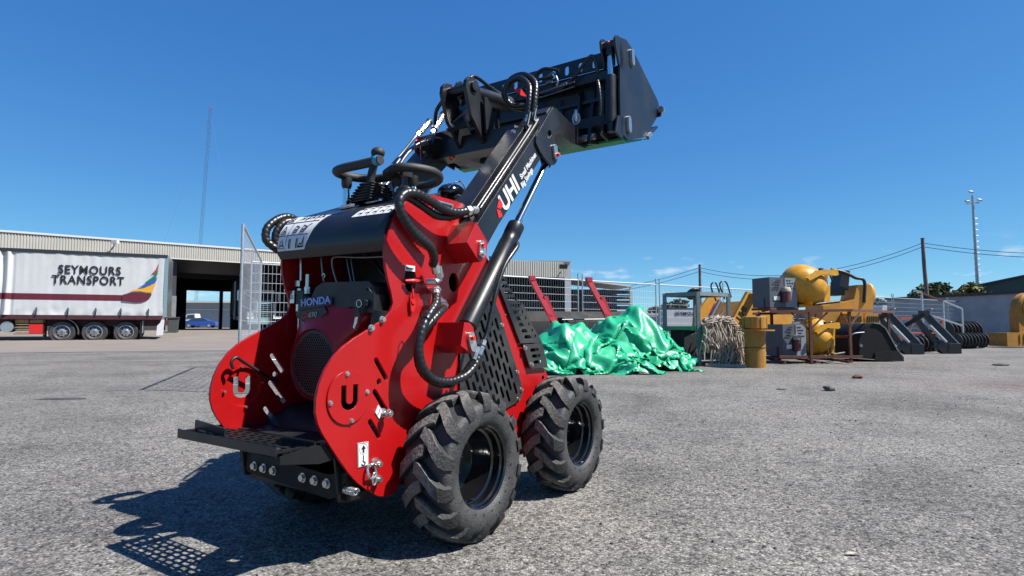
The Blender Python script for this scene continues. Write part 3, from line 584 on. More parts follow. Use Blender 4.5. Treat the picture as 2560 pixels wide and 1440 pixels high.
T2 = thing('grey_trailer', 'grey trailer with ragged curtain standing in the dark warehouse', 'trailer', sh_(3.25, 5.0, .56), math.atan2(SDx.y, SDx.x) - .16)
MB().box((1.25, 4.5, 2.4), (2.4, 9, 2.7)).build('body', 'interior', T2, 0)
vs = []; fs = []
for i in range(13):
    for j in range(9): vs.append((-.06 - .06 * noise.noise(Vector((i * .9, j * .5, 1))), i * .22 - (.0 if j > 3 else .12 * j), 1.15 + j * .33 + (.25 * noise.noise(Vector((i * .7, 3, 0))) if j == 0 else 0)))
for i in range(12):
    for j in range(8): a = i * 9 + j; fs.append((a, a + 9, a + 10, a + 1))
MB().add(vs, fs).build('ragged_curtain', 'cladgrey', T2, 60, fix=False); MB().box((.0, 0, 2.3), (.12, .12, 3.0)).build('frame_post', 'steel', T2, 0)
for y in (5.5, 6.8): MB().cyl((.0, y, .5), (.35, y, .5), .5, 20).build('wheel', 'rubber', T2, 40)
# blue car and bollard beyond
CA = thing('blue_car', 'blue sedan parked beyond the back door of the warehouse', 'car', (-45.2, 85, .57), .18)
prf = [(-2.2, .35), (-2.25, .7), (-2.1, .95), (-1.5, 1.02), (-.85, 1.38), (-.1, 1.46), (.6, 1.40), (1.25, 1.02), (2.0, .88), (2.25, .65), (2.2, .35)]
MB().prism(prf, -.85, .85).build('body', 'carblue', CA, 30); MB().prism([(-1.3, 1.03), (-.8, 1.32), (-.12, 1.38), (-.12, 1.03)], -.87, -.852).build('window', 'glass', CA, 0); MB().prism([(-.04, 1.03), (-.04, 1.38), (.55, 1.33), (1.05, 1.03)], -.87, -.852).build('window', 'glass', CA, 0)
for x in (-1.35, 1.35):
    for y in (-.82, .82):
        w = MB().cyl((x, y - .1, .33), (x, y + .1, .33), .33, 20).build('wheel', 'rubber', CA, 40); MB().cyl((x, y - .13 if y < 0 else y + .1, .33), (x, y - .1 if y < 0 else y + .13, .33), .21, 14).build('rim', 'zinc', w, 40)
BO = thing('bollard', 'small yellow bollard left of the blue car', 'bollard', (-46.9, 82, .57)); MB().cyl((0, 0, 0), (0, 0, 1.15), .1, 12).build('post', 'yellow', BO, 40); MB().ball((0, 0, 1.15), .1, 12, 8).build('cap', 'yellow', BO, 60)
WU = thing('white_ute', 'white utility truck parked beyond the warehouse back door behind the blue car', 'truck', (-49.5, 90, .57), .1)
MB().prism([(-2, .5), (-2, 1.3), (-.6, 1.35), (-.1, 2.1), (1.0, 2.15), (1.2, 1.3), (2.2, 1.2), (2.3, .5)], -.9, .9).build('body', 'truckwhite', WU, 30); MB().prism([(-.3, 1.4), (.0, 1.95), (.9, 2.0), (1.0, 1.4)], -.93, -.902).build('window', 'glass', WU, 0)
for x in (-1.3, 1.4): MB().cyl((x, -.92, .4), (x, -.7, .4), .4, 18).build('wheel', 'rubber', WU, 40)
FT = thing('far_trailer', 'far white trailer with SEYMOUR lettering seen through the fence and rack', 'trailer', (13.2, 50, 0), .04)
MB().box((4, 1.2, 1.55), (8, 2.4, 1.5)).build('body', 'curtain', FT, 0); text('lettering', 'SEYMOURS TRANSPORT', (.75, -.03, 1.75), (1, 0, 0), (0, 0, 1), .46, 'ink', FT, bold=.008, sx=.9, extr=.004); MB().box((4, 1.2, .6), (7.6, 1.0, .3)).build('chassis', 'trim', FT, 0); MB().box((4, 1.2, 2.34), (8.05, 2.45, .08)).build('roof_rail', 'trim', FT, 0)
for x in (5, 6.3): MB().cyl((x, 0, .45), (x, .3, .45), .45, 18).build('wheel', 'rubber', FT, 40)
# ------------------------------------------------------------------ yard equipment on the right
# black attachment with two red arms
BA = thing('black_attachment', 'long black bucket attachment with two red arms behind the green tarpaulins', 'bucket', (.25, 13.0, 0), .28)
MB().prism([(0, .05), (.0, .55), (.12, .95), (.35, 1.18), (.42, 1.17), (.42, 1.12), (.22, .9), (.08, .52), (.06, .11), (.5, .08), (.5, .03)], 0, 3.1, fr=lambda p, q, t: (t, p, q)).build('shell', 'matteblack', BA, 25)
for x in (0, 3.08): MB().prism([(0, .03), (.0, .55), (.12, .95), (.35, 1.18), (.9, .3), (.9, .03)], x, x + .03, fr=lambda p, q, t: (t, p, q)).build('end_plate', 'matteblack', BA, 25)
MB().tube([(.9, -.05, .98), (2.4, -.05, 1.0)], .018, 8).build('guard_rail', 'steel', BA, 50)
for k in range(6): MB().tube([(.95 + k * .26, -.06, .98), (1.05 + k * .26, -.09, .45)], .012, 6).build('guard_bar', 'steel', BA, 50)
for x0 in (.02, 1.38):
    a = MB(); P0 = Vector((x0 + .12, -.20, 1.86)); P1 = Vector((x0 + .72, -.50, .55)); a.beam(P0, P1, .10, .11, (1, 0, .5)); o = a.build('red_arm', 'pinkred', BA, 0)
    MB().prism([(0, 0), (.09, 0), (.50, -.95), (.30, -.95)], -.30, -.27, fr=lambda p, q, t: (x0 + .34 + p, t - .06, 1.50 + q)).build('arm_brace', 'pinkred', o, 0)
    MB().prism([(-.03, .02), (.24, -.10), (.05, -.20)], -.62, -.60, fr=lambda p, q, t: (x0 + .40 + p, t + .18, 1.12 + q)).build('arrow_plate', 'pinkred', o, 0)
    MB().box(P0 + Vector((.0, 0, .03)), (.13, .13, .10)).build('arm_tip', 'pinkred', o, 0)
# crumpled green tarpaulins: a loose sheet dropped over what it covers (small position-based cloth solver)
import numpy as np
def tarp(label, bumps, x0, x1, y0, y1, seed, n=92, m=80, slack=1.95, steps=150, spk=13):
    rs = np.random.RandomState(seed); gx = np.linspace(0, 1, n); gy = np.linspace(0, 1, m)
    X, Y = np.meshgrid(gx, gy, indexing='ij'); spikes = []
    for (cx, cy, rx, ry, hz, pw) in bumps:
        for k in range(spk):
            a = rs.uniform(0, 6.28); q = rs.uniform(0, 1) ** .5; e = max(0., 1 - q ** pw) ** (1 / pw)
            spikes.append((cx + rx * q * math.cos(a), cy + ry * q * math.sin(a), rs.uniform(.13, .30), hz * e * rs.uniform(.86, 1.06) + .03))
    def H(x, y):
        h = np.zeros_like(x)
        for (cx, cy, r_, hz) in spikes: h = np.maximum(h, hz * np.sqrt(np.clip(1 - ((x - cx) ** 2 + (y - cy) ** 2) / (r_ * r_), 0, 1)))
        for (cx, cy, rx, ry, hz, pw) in bumps:
            hz = hz * .80; q = np.clip(1 - (np.abs((x - cx) / rx) ** pw + np.abs((y - cy) / ry) ** pw), 0, 1) ** (1 / pw); h = np.maximum(h, hz * q)
        return h
    wx = np.zeros((n, m)); wy = np.zeros((n, m)); wz = np.zeros((n, m))
    for k in range(34):   # crumple the sheet into the footprint before it settles
        fx, fy = rs.normal(0, 4.6, 2); ph = rs.uniform(0, 6.28); a = 1 / (1 + .25 * math.hypot(fx, fy))
        wz += a * np.sin(2 * np.pi * (fx * X + fy * Y) + ph); wx += .05 * a * np.sin(2 * np.pi * (fy * X - fx * Y) + ph); wy += .05 * a * np.cos(2 * np.pi * (fx * Y + fy * X) + ph)
    P = np.stack([x0 + (x1 - x0) * (X + wx * .5), y0 + (y1 - y0) * (Y + wy * .5), np.zeros((n, m))], -1)
    P[..., 2] = H(P[..., 0], P[..., 1]) + .16 + .085 * (wz - wz.min()) * .5
    V_ = np.zeros_like(P); dx = (x1 - x0) * slack / (n - 1); dy = (y1 - y0) * slack / (m - 1); dd = math.hypot(dx, dy)
    sets = []
    for s in (0, 1):
        sets += [((slice(s, n - 1, 2), slice(None)), (slice(s + 1, n, 2), slice(None)), dx, 1.), ((slice(None), slice(s, m - 1, 2)), (slice(None), slice(s + 1, m, 2)), dy, 1.)]
        sets += [((slice(s, n - 1, 2), slice(0, m - 1)), (slice(s + 1, n, 2), slice(1, m)), dd, .5), ((slice(s, n - 1, 2), slice(1, m)), (slice(s + 1, n, 2), slice(0, m - 1)), dd, .5)]
    for s in (0, 1, 2, 3): sets += [((slice(s, n - 2, 4), slice(None)), (slice(s + 2, n, 4), slice(None)), 2 * dx, .28), ((slice(None), slice(s, m - 2, 4)), (slice(None), slice(s + 2, m, 4)), 2 * dy, .28)]
    fixs = []
    for a, b, L, k in sets:
        na = P[a].shape; nb = P[b].shape; c0_, c1_ = min(na[0], nb[0]), min(na[1], nb[1]); fixs.append((a, b, L, k, c0_, c1_))
    for st in range(steps):
        V_ *= .965; V_[..., 2] -= 9.8 * .010; Q = P.copy(); P = P + V_ * .010
        for it in range(3):
            for a, b, L, k, c0_, c1_ in fixs:
                A = P[a][:c0_, :c1_]; B_ = P[b][:c0_, :c1_]; D = B_ - A; ln = np.sqrt((D * D).sum(-1, keepdims=True)) + 1e-9; C = D * (.5 * k * (ln - L) / ln); A += C; B_ -= C
        h = H(P[..., 0], P[..., 1]) + .004; hit = P[..., 2] < h; P[..., 2] = np.where(hit, h, P[..., 2])
        f = np.where(hit, .25, 1.)[..., None]; V_ = np.clip((P - Q) / .010 * f, -3, 3)
    for it in range(2):   # settle the smallest wrinkles into broader folds
        P[1:-1, 1:-1] = P[1:-1, 1:-1] * .5 + (P[2:, 1:-1] + P[:-2, 1:-1] + P[1:-1, 2:] + P[1:-1, :-2]) * .125
    P[..., 2] = np.maximum(P[..., 2], .004)
    vs = [tuple(p) for p in P.reshape(-1, 3)]; fs = [(i * m + j, (i + 1) * m + j, (i + 1) * m + j + 1, i * m + j + 1) for i in range(n - 1) for j in range(m - 1)]
    o = MB().add(vs, fs).build('tarpaulin', 'tarp', None, 48, fix=False); return tag(o, label, 'tarpaulin', 'heaped green tarpaulins')
tarp('crumpled green tarpaulin heap nearest the loader front wheel', [(.98, 11.0, .50, .78, 1.0, 2.4), (1.55, 10.95, .75, .70, .66, 2.2), (.70, 10.55, .24, .36, .5, 2), (2.0, 10.6, .4, .35, .3, 2)], .46, 2.45, 10.05, 11.8, 4)
tarp('taller green tarpaulin heap draped down to the steel rack', [(2.28, 11.8, .72, .72, 1.26, 2.8), (2.85, 11.75, .50, .6, .90, 2.1), (3.15, 11.6, .45, .45, .42, 2), (2.3, 11.2, .6, .35, .45, 2)], 1.55, 3.50, 10.75, 12.5, 9)
# steel rack with the rope heap
RK = thing('steel_rack', 'open grey steel rack with green shelf left of the rope heap', 'rack')
c0, c1, c2 = Vector((3.95, 12.4, 0)), Vector((3.40, 13.0, 0)), Vector((4.80, 12.95, 0)); c3 = c1 + c2 - c0
for c in (c0, c1, c2, c3): MB().beam((c.x, c.y, 0), (c.x, c.y, 1.56), .075, .075).build('leg', 'galvd', RK, 0)
for a, b2 in ((c0, c1), (c0, c2), (c1, c3), (c2, c3)):
    for z, m in ((1.525, 'galvd'), (.80, 'greensteel' if a == c0 and b2 == c1 else 'galvd'), (.16, 'galvd')): 
        e = (b2 - a).normalized() * .04; MB().beam((a.x + e.x, a.y + e.y, z), (b2.x - e.x, b2.y - e.y, z), .05, .075).build('rail', m, RK, 0)
MB().add([(c.x, c.y, 1.566) for c in (c0, c2, c3, c1)] + [(c.x, c.y, 1.572) for c in (c0, c2, c3, c1)], [(3, 2, 1, 0), (4, 5, 6, 7), (0, 1, 5, 4), (1, 2, 6, 5), (2, 3, 7, 6), (3, 0, 4, 7)]).build('top_sheet', 'galvd', RK, 0)
b = MB(); b.add([(c1.x, c1.y, .1), (c3.x, c3.y, .1), (c3.x, c3.y, .74), (c1.x, c1.y, .74)], [(0, 1, 2, 3)]); MB().box((4.2, 13.25, .42), (1.1, .5, .66), .35).build('crate', 'trim', RK, 0)
rnd = random.Random(21); b = MB()
for k in range(150):
    x0 = rnd.uniform(4.05, 4.85); y0 = 12.25 + (x0 - 4.05) * .45 + rnd.uniform(-.12, .12); zt = 1.0 - .25 * ((x0 - 4.4) / .45) ** 2 + rnd.uniform(-.1, .08)
    P = [Vector((x0 + rnd.uniform(-.3, .3), y0 + .28, zt - rnd.uniform(.1, .35))), Vector((x0 + rnd.uniform(-.1, .1), y0 + .12, zt))]
    z = zt; x = x0; y = y0; zb = rnd.choice((.03, .03, .1, .3, .5)) if x0 > 4.3 else rnd.uniform(.25, .6)
    while z > zb:
        z -= rnd.uniform(.08, .16); x += rnd.uniform(-.05, .055); y += rnd.uniform(-.035, .03) - .01; P.append(Vector((x, y, max(.02, z))))
    if rnd.random() < .5: P.append(P[-1] + Vector((rnd.uniform(-.12, .12), -.05, rnd.uniform(.02, .2)))); P.append(P[-1] + Vector((rnd.uniform(-.1, .1), 0, rnd.uniform(.05, .25))))
    b.tube(crom(P, 4), .013, 5)
for k in range(60):
    x0 = rnd.uniform(4.1, 4.85); y0 = 12.28 + (x0 - 4.05) * .45; z0 = 1.0 - .25 * ((x0 - 4.4) / .45) ** 2 + rnd.uniform(-.06, .05); r = rnd.uniform(.06, .14); a = rnd.uniform(0, 6)
    b.tube([(x0 + r * math.cos(a + t * .9), y0 - .06 + r * .7 * math.sin(a + t * .9), z0 + rnd.uniform(-.03, .03)) for t in range(6)], .013, 5)
tag(b.build('rope_heap', 'rope', None, 60, fix=False), 'tangled cream rope heap hanging off the steel rack', 'rope')
# yellow flanged pipe
PP = thing('yellow_pipe', 'upright worn yellow steel pipe with flange ring beside the rope heap', 'pipe', (4.95, 11.95, 0), .2)
MB().lathe([(.0, 0), (.20, 0), (.20, .74), (.205, .78), (.235, .80), (.235, 1.02), (.22, 1.03), (.215, .85), (.0, .84)], (0, 0, 0), (0, 0, 1), 28).build('barrel', 'yellow2', PP, 35)
MB().lathe([(.20, .74), (.38, .74), (.38, .765), (.20, .765)], (0, 0, 0), (0, 0, 1), 32).build('flange', 'yellow2', PP, 35)
for k in range(8): MB().box((.232 * math.cos(k * .785), .232 * math.sin(k * .785), .90), (.03, .03, .22), k * .785).build('stiffener', 'yellow2', PP, 0)
MB().lathe([(.203, .40), (.212, .405), (.203, .41)], (0, 0, 0), (0, 0, 1), 24).build('wire_strap', 'blackflat', PP, 50); MB().beam((-.3, 0, .4), (.32, 0, .4), .02, .02).build('strap_rod', 'blackflat', PP, 0)
TM = MB().beam((4.0, 12.15, .03), (4.8, 11.95, .03), .1, .06); tag(TM.build('timber', 'rope', None, 0), 'pale timber length lying on the ground under the rope heap', 'timber')
# concrete mixers on a rusty frame
def mixer(name, label, box, bowl, loc, rz):
    (bx, bz, bw, bh), (cx, cz, r, ry) = box, bowl; bx -= loc[0]; cx -= loc[0]; t = thing(name, label, 'mixer', loc, rz, 'yellow concrete mixer attachments')
    bo = MB().box((bx, 0, bz), (bw, .55, bh)).build('grey_housing', 'greybox', t, 0); MB().box((bx + bw * .27, -.282, bz + .0), (bw * .44, .012, bh * .98)).build('lit_side_panel', 'litgrey', bo, 0)  # paler sheet paints the sunlit right side onto the housing front
    for i in range(4):
        for j in range(3 if i % 2 else 2):
            for sx_ in (-1, 1): MB().box((bx + sx_ * bw * (.14 + .09 * j + .02 * i), -.291, bz + bh * (.40 - .09 * i)), (.045, .006, .022)).build('vent_slot', 'blackflat', bo, 0)
    b = MB(); b.cyl((bx + bw * .02, -.34, bz - bh * .33), (bx + bw * .02, -.34, bz + bh * .02), bw * .13, 18); o = b.build('motor', 'motor', t, 40); MB().lathe([(bw * .135, 0), (bw * .14, .05), (bw * .10, .10), (0, .11)], (bx + bw * .02, -.34, bz + bh * .02), (0, 0, 1), 18).build('motor_cap', 'rope', o, 40); MB().box((bx - bw * .26, -.285, bz - bh * .2), (bw * .22, .012, bh * .13)).build('plate', 'truckwhite', bo, 0)
    MB().cyl((bx - bw * .45, -.1, bz - bh * .62), (bx - bw * .45, -.1, bz - bh * .2), .05, 10).build('leg', 'blackflat', t, 40); MB().box((bx, 0, bz - bh * .55), (bw * 1.05, .6, .05)).build('base_plate', 'rust', t, 0)
    # bowl: two spun halves with a seam
    b = MB(); prof = []
    for k in range(15):
        a = -math.pi / 2 + math.pi * k / 14; rr = math.cos(a) ** .8 * r; prof.append((max(.0, rr), math.sin(a) * ry))
    ax = Vector((.25, -.35, .9)); bw_ = b.lathe(prof, (cx, -.05, cz), ax, 30).build('bowl', 'yellow', t, 60); MB().lathe([(r * 1.0, -.02), (r * 1.035, -.02), (r * 1.035, .02), (r * 1.0, .02)], (cx, -.05, cz), ax, 30, closed=True).build('bowl_seam', 'yellow', bw_, 40)
    MB().lathe([(0, -r * .86), (r * .35, -r * .82), (r * .62, -r * .66), (r * .82, -r * .38), (r * .90, 0), (r * .9, r * .2)], (cx + r * .08, -.14, cz - ry * .12), (-.25, .9, .25), 28).build('bowl_end', 'yellow', bw_, 60)
    MB().box((cx + r * .2, -r * 1.02, cz + ry * .66), (.07, .08, .10)).build('bowl_latch', 'rust', bw_, 0); MB().tube([(cx + r * .95, -.3, cz + ry * .45), (cx + r * .7, -.3, cz - ry * .95)], .045, 8).build('side_strut', 'yellow', t, 50)
    b = MB(); b.prism([(cx - r * .75, cz + ry * .25), (cx - r * .2, cz + ry * .62), (cx + r * 1.0, cz + ry * .72), (cx + r * 1.05, cz + ry * .45), (cx + r * .9, cz + ry * .40), (cx + r * .1, cz + ry * .45), (cx - r * .65, cz + ry * .12)], -r - .10, -r - .02); b.build('cradle_band', 'yellow', t, 0)
    MB().prism([(cx + r * .85, cz + ry * .6), (cx + r * 1.1, cz + ry * .6), (cx + r * 1.05, cz - ry * .9), (cx + r * .75, cz - ry * .9)], -.2, -.12).build('cradle_post', 'yellow', t, 0); MB().prism([(cx - r * .6, cz - ry * 1.15), (cx + r * 1.2, cz - ry * 1.0), (cx + r * 1.2, cz - ry * .85), (cx - r * .6, cz - ry * 1.0)], -.25, .25).build('cradle_base', 'yellow', t, 0)
    MB().prism([(cx + r * .7, cz - ry * .95), (cx + r * 1.5, cz - ry * .95), (cx + r * 1.55, cz + ry * .0), (cx + r * 1.25, cz + ry * .02)], -.12, -.04).build('side_bracket', 'yellow', t, 0)
    MB().tube([(cx - r * .1, -.42, cz - ry * 1.0), (cx + r * 1.3, -.46, cz - ry * .84)], .03, 8).build('tilt_ram', 'blackflat', t, 50)
    MB().tube(crom([(cx + r * .8, -.1, cz + ry * .6), (cx + r * 1.3, -.15, cz + ry * .75), (cx + r * 1.7, -.1, cz + ry * .3), (cx + r * 1.75, -.05, cz + ry * .1)], 6), .02, 6).build('hose', 'hose', t, 60)
    return t
mixer('concrete_mixer', 'upper yellow mixer bowl with grey housing standing on top of the rusty frame', (6.05, 1.60, .76, .68), (6.82, 1.80, .50, .47), (6.4, 13.6, 0), .32)
mixer('concrete_mixer', 'lower yellow mixer bowl with grey housing inside the rusty frame', (6.27, .52, .62, .72), (6.98, .60, .37, .44), (6.6, 13.55, 0), .28)
FRM = thing('rusty_frame', 'rusty brown steel frame carrying the two yellow mixers', 'frame')
def fb(p0, p1, w=.055): return MB().beam(p0, p1, w, w).build('frame_bar', 'rust', FRM, 0)
for (x, y) in ((6.60, 12.95), (7.50, 13.0), (6.35, 14.3), (9.65, 15.0), (7.5, 14.4)): fb((x, y, .03), (x, y, 1.16))
fb((5.72, 12.95, 1.16), (7.55, 12.98, 1.19)); fb((7.55, 13.0, 1.19), (9.75, 14.95, 1.20)); fb((5.9, 14.3, 1.14), (7.5, 14.4, 1.16)); fb((5.9, 12.95, .16), (7.75, 13.0, .16), .06); fb((6.3, 14.3, .16), (7.7, 14.4, .16), .06); fb((7.5, 13.0, .6), (7.5, 14.4, .6))
fb((6.2, 12.96, 1.13), (6.58, 12.96, .75), .03); fb((7.0, 12.97, 1.14), (6.62, 12.96, .78), .03); fb((7.3, 12.98, 1.14), (7.48, 12.99, .85), .03); fb((7.85, 13.2, 1.14), (7.53, 13.02, .85), .03)
for x in (6.0, 6.7, 7.4): fb((x, 12.9, .05), (x, 14.4, .10), .05)
# yellow wheel loader behind
YL = thing('yellow_loader', 'yellow compact wheel loader with black tyres partly behind the mixers', 'loader', (6.28, 16.0, 0), .30)
MB().prism([(-.5, .5), (1.2, .5), (1.35, 1.3), (1.0, 1.55), (-.3, 1.5), (-.6, 1.1)], -.45, .45).build('body', 'orangey', YL, 30)
for (y, x0, z0, x1, z1, x2, z2, nm) in ((-.75, -.28, 1.64, -.98, .60, -.95, .35, 'UHI'), (.25, -.62, 1.68, -1.22, 1.0, -1.25, .5, None)):
    d = Vector((x1 - x0, 0, z1 - z0)).normalized(); n3 = Vector((-d.z, 0, d.x))
    if n3.z < 0: n3 = -n3
    a = Vector((x0, 0, z0)); c = Vector((x1, 0, z1)); o = MB().prism([((a + n3 * .17).x, (a + n3 * .17).z), ((a - n3 * .12 - d * .1).x, (a - n3 * .12 - d * .1).z), ((c - n3 * .14).x, (c - n3 * .14).z), (x2, z2), (x2 - .14, z2 + .08), ((c + n3 * .16).x, (c + n3 * .16).z)], y - .05, y + .05).build('lift_arm', 'orangey', YL, 25)
    if nm: text('lettering', nm, (a + d * .78 + n3 * -.055 + Vector((0, y - .056, 0))), -d, n3, .24, 'ink', YL, bold=.006, sx=.95, extr=.003)
    MB().cyl(a + Vector((.15, y - .12, -.45)), c + Vector((.45, y - .12, -.06)), .055, 12).build('ram', 'steel', YL, 40); MB().cyl(c + Vector((.5, y - .12, .0)), c + Vector((.12, y - .12, -.05)), .03, 10).build('ram_rod', 'chrome', YL, 40)
MB().cyl((-.95, -.35, 1.50), (-1.25, -.4, 1.08), .06, 12).build('ram', 'steel', YL, 40); MB().cyl((-.8, .0, 1.4), (-1.1, -.2, 1.12), .075, 12).build('pink_ram', 'pinkred', YL, 40)
for (x, y) in ((-.35, -.85), (-.35, .75), (1.1, -.85), (1.1, .75)):
    o = MB().lathe([(.2, -.02), (.3, -.12), (.44, -.10), (.48, 0), (.44, .10), (.3, .12)], (x, y, .48), (0, 1, 0), 24).build('wheel', 'rubber', YL, 40); MB().cyl((x, y - .05, .48), (x, y + .05, .48), .24, 16).build('rim', 'orangey', o, 40)
b = MB(); b.tube([(-.12, -1.0, 1.2), (-.12, -1.0, 2.0)], .05, 8); b.box((-.12, -1.0, 1.85), (.16, .16, .28)); b.build('lamp_post', 'blackflat', YL, 40); MB().cyl((-.14, -1.10, 1.72), (-.14, -1.16, 1.72), .09, 14).build('headlight', 'chrome', YL, 40)
MB().tube(crom([(-.75, -.3, 1.55), (-.9, -.3, 1.95), (-.7, -.3, 2.0), (-.55, -.3, 1.6)], 6), .02, 6).build('hose', 'hose', YL, 60); MB().tube(crom([(-.95, -.2, 1.5), (-1.1, -.2, 1.9), (-.95, -.2, 1.98), (-.8, -.2, 1.6)], 6), .02, 6).build('hose', 'hose', YL, 60); MB().cyl((-1.3, .3, 1.70), (-1.3, .34, 1.74), .2, 16).build('mirror', 'blackflat', YL, 40)
# yellow machine with seat
YM = thing('yellow_machine', 'yellow ride-on machine with black seat right of the upper mixer bowl', 'machine', (9.2, 16.8, 0))
MB().prism([(-.1, 1.15), (.95, 1.15), (1.0, 1.6), (.95, 2.0), (.55, 2.0), (.45, 1.6), (.1, 1.5), (-.15, 1.55)], -.35, .35).build('body', 'orangey', YM, 30); MB().prism([(-.6, .5), (.3, .5), (.2, 1.45), (-.2, 1.55), (-.5, 1.5)], -.5, .5).build('tank', 'orangey', YM, 30)
b = MB(); b.box((.0, 0, 1.78), (.5, .5, .14)); b.build('seat', 'blackflat', YM, 0); MB().prism([(.08, 1.85), (.35, 1.85), (.42, 2.4), (.2, 2.42)], -.25, .25).build('backrest', 'blackflat', YM, 0)
MB().tube(crom([(-.15, -.3, 2.45), (.2, -.35, 2.35), (.5, -.35, 2.2), (.75, -.35, 2.1), (.72, -.35, 1.5)], 6), .045, 8).build('arm_rail', 'blackflat', YM, 60); MB().ball((1.02, -.1, 1.75), .2, 14, 10, (.8, 1, 1.6)).build('fuel_tank', 'yellow', YM, 60)
for k in range(2):
    o = MB().prism([(-.12 + k * .5, .90), (.36 + k * .46, .90), (.33 + k * .42, 1.18), (-.04 + k * .46, 1.18)], -.9, -.5).build('bonnet', 'orangey', YM, 0)
    for j in range(7): MB().box((-.01 + k * .48 + j * .05, -.905, 1.03), (.018, .02, .16)).build('louvre', 'trim', o, 0)
MB().cyl((-.1, -.7, .42), (-.1, .5, .42), .42, 20).build('wheel', 'rubber', YM, 40); MB().cyl((.75, -.7, .42), (.75, .5, .42), .42, 20).build('wheel', 'rubber', YM, 40); MB().box((.3, 0, .5), (1.3, .8, .3)).build('chassis', 'orangey', YM, 0)
# black bucket on the ground
BB = thing('black_bucket', 'large black loader bucket resting on the ground right of the rusty frame', 'bucket', (8.22, 13.8, .03), .05)
po = [(-.05, .08), (-.08, .35), (-.02, .6), (.12, .79), (.3, .87), (.46, .85), (.6, .74), (.86, .25), (.99, .05), (.97, .0), (.4, .02)]
bsk = lambda p, q, t: (p - t * .16, t, q)
MB().prism(po[:7] + [(.55, .72), (.43, .81), (.3, .83), (.15, .75), (.03, .58), (-.03, .35), (0, .1)], 0, 1.3, fr=bsk).build('shell', 'matteblack', BB, 30); MB().prism([(-.05, .08), (.4, .02), (.97, .0), (.99, .05), (.4, .06), (-.02, .12)], .031, 1.27, fr=bsk).build('floor', 'matteblack', BB, 30)
for t_ in (0, 1.27): MB().prism(po, t_ - (.005 if t_ == 0 else 0), t_ + .03, fr=bsk).build('end_plate', 'matteblack', BB, 25)
MB().prism([(.3, -.0), (1.0, -.02), (1.0, .08), (.86, .24), (.3, .18)], -.03, -.006).build('wear_plate', 'matteblack', BB, 25)
MB().prism([(.30, .895), (.46, .875), (.6, .765), (.86, .27), (.99, .06), (.965, .06), (.84, .26), (.585, .745), (.45, .85), (.3, .87)], -.03, -.008).build('worn_rim', 'galvd', BB, 25)
MB().tube(crom([(-.30, -.03, .45), (-.22, -.03, .62), (.0, -.03, .66), (.06, -.03, .66)], 5), .012, 6).build('lifting_rail', 'steel', BB, 50); MB().cyl((-.02, -.01, .35), (-.02, -.03, .35), .04, 12).build('pin_boss', 'steel', BB, 40)
# folded black loader arms
for i, (x, y, lb) in enumerate(((11.6, 17.5, 'black folded loader arm pair right of the black bucket'), (13.0, 17.9, 'black folded loader arm pair left of the auger roll'))):
    t = thing('loader_arm', lb, 'loader arm', (x, y, 0), -.12, 'folded black loader arms')
    MB().beam((-.32, 0, 1.18), (.45, -.1, .22), .12, .16, (1, 0, 1)).build('boom', 'black', t, 0); MB().beam((-.22, -.07, 1.22), (.5, -.17, .30), .03, .03).build('boom_edge', 'galv', t, 0); MB().beam((-.32, .6, 1.12), (.3, .6, .25), .12, .16, (1, 0, 1)).build('boom', 'black', t, 0)
    MB().beam((-.34, .0, 1.20), (-.95, .4, .70), .10, .12).build('link', 'black', t, 0); MB().cyl((-.28, -.12, .85), (.15, -.14, .35), .05, 12).build('ram', 'galv', t, 40); MB().box((-.30, .1, 1.24), (.18, .3, .14)).build('head', 'black', t, 0); MB().box((-.30, .3, 1.15), (.1, .7, .1)).build('cross_pin', 'black', t, 0)
    MB().lathe([(.0, -.12), (.20, -.12), (.22, 0), (.20, .12), (0, .12)], (.12, -.05, .21), (0, 1, 0), 18).build('foot', 'black', t, 40); MB().box((.38, -.08, .16), (.35, .2, .3)).build('foot_block', 'black', t, 0); MB().tube(crom([(-.35, 0, 1.28), (-.15, -.02, 1.36), (-.05, -.02, 1.30)], 4), .015, 6).build('hose', 'hose', t, 60)
# auger rolls
def auger(x, y, z, d, n, r, sp, lb):
    t = thing('auger_roll', lb, 'auger', (x, y, z), d, 'black auger rolls')
    for k in range(n): MB().lathe([(.06, -.02), (r, -.012), (r, .012), (.06, .02)], (k * sp, 0, 0), (1, .12, 0), 24, closed=True).build('disc', 'blackdust', t, 30)
    MB().cyl((-.25, 0, 0), (n * sp, 0, 0), .06, 12).build('shaft', 'rust', t, 40); MB().box((-.3, 0, 0), (.12, .14, .14)).build('coupling', 'rust', t, 0)
auger(16.3, 21.6, .30, .30, 9, .29, .17, 'row of black auger discs right of the second loader arm')
auger(17.8, 25.2, .34, .05, 3, .33, .2, 'short black auger roll lying behind the yellow block'); auger(19.2, 26.0, .62, .25, 9, .44, .2, 'larger black auger roll stacked beside the yellow casing')
auger(12.9, 18.9, .27, .25, 6, .26, .17, 'black auger discs between the two folded loader arms')
# sloping galvanised hand rail with orange bar
HR = thing('hand_rail_frame', 'galvanised sloping hand rail frame with faded orange top bar', 'hand rail', (15.6, 22.2, 0))
for (x, z) in ((-.0, 2.1), (.85, 1.80), (1.6, 1.50)): MB().beam((x, .08 * x, 0), (x, .08 * x, z), .05, .05).build('post', 'galv', HR, 0)
for a, c, m in (((0, 0, 2.1), (.85, .07, 1.78), 'rust'), ((.85, .07, 1.80), (1.6, .13, 1.50), 'galv'), ((.0, 0, 1.35), (1.6, .13, .85), 'galv'), ((-.25, 0, 2.2), (0, 0, 2.1), 'galv')): MB().beam(a, c, .05, .06).build('rail', m, HR, 0)
MB().beam((.4, -.2, .45), (1.7, -.2, .05), .5, .05).build('ramp_sheet', 'galv', HR, 0)
OB = thing('orange_barrier', 'orange lattice barrier standing behind the folded loader arms', 'barrier', (15.9, 24, 0))
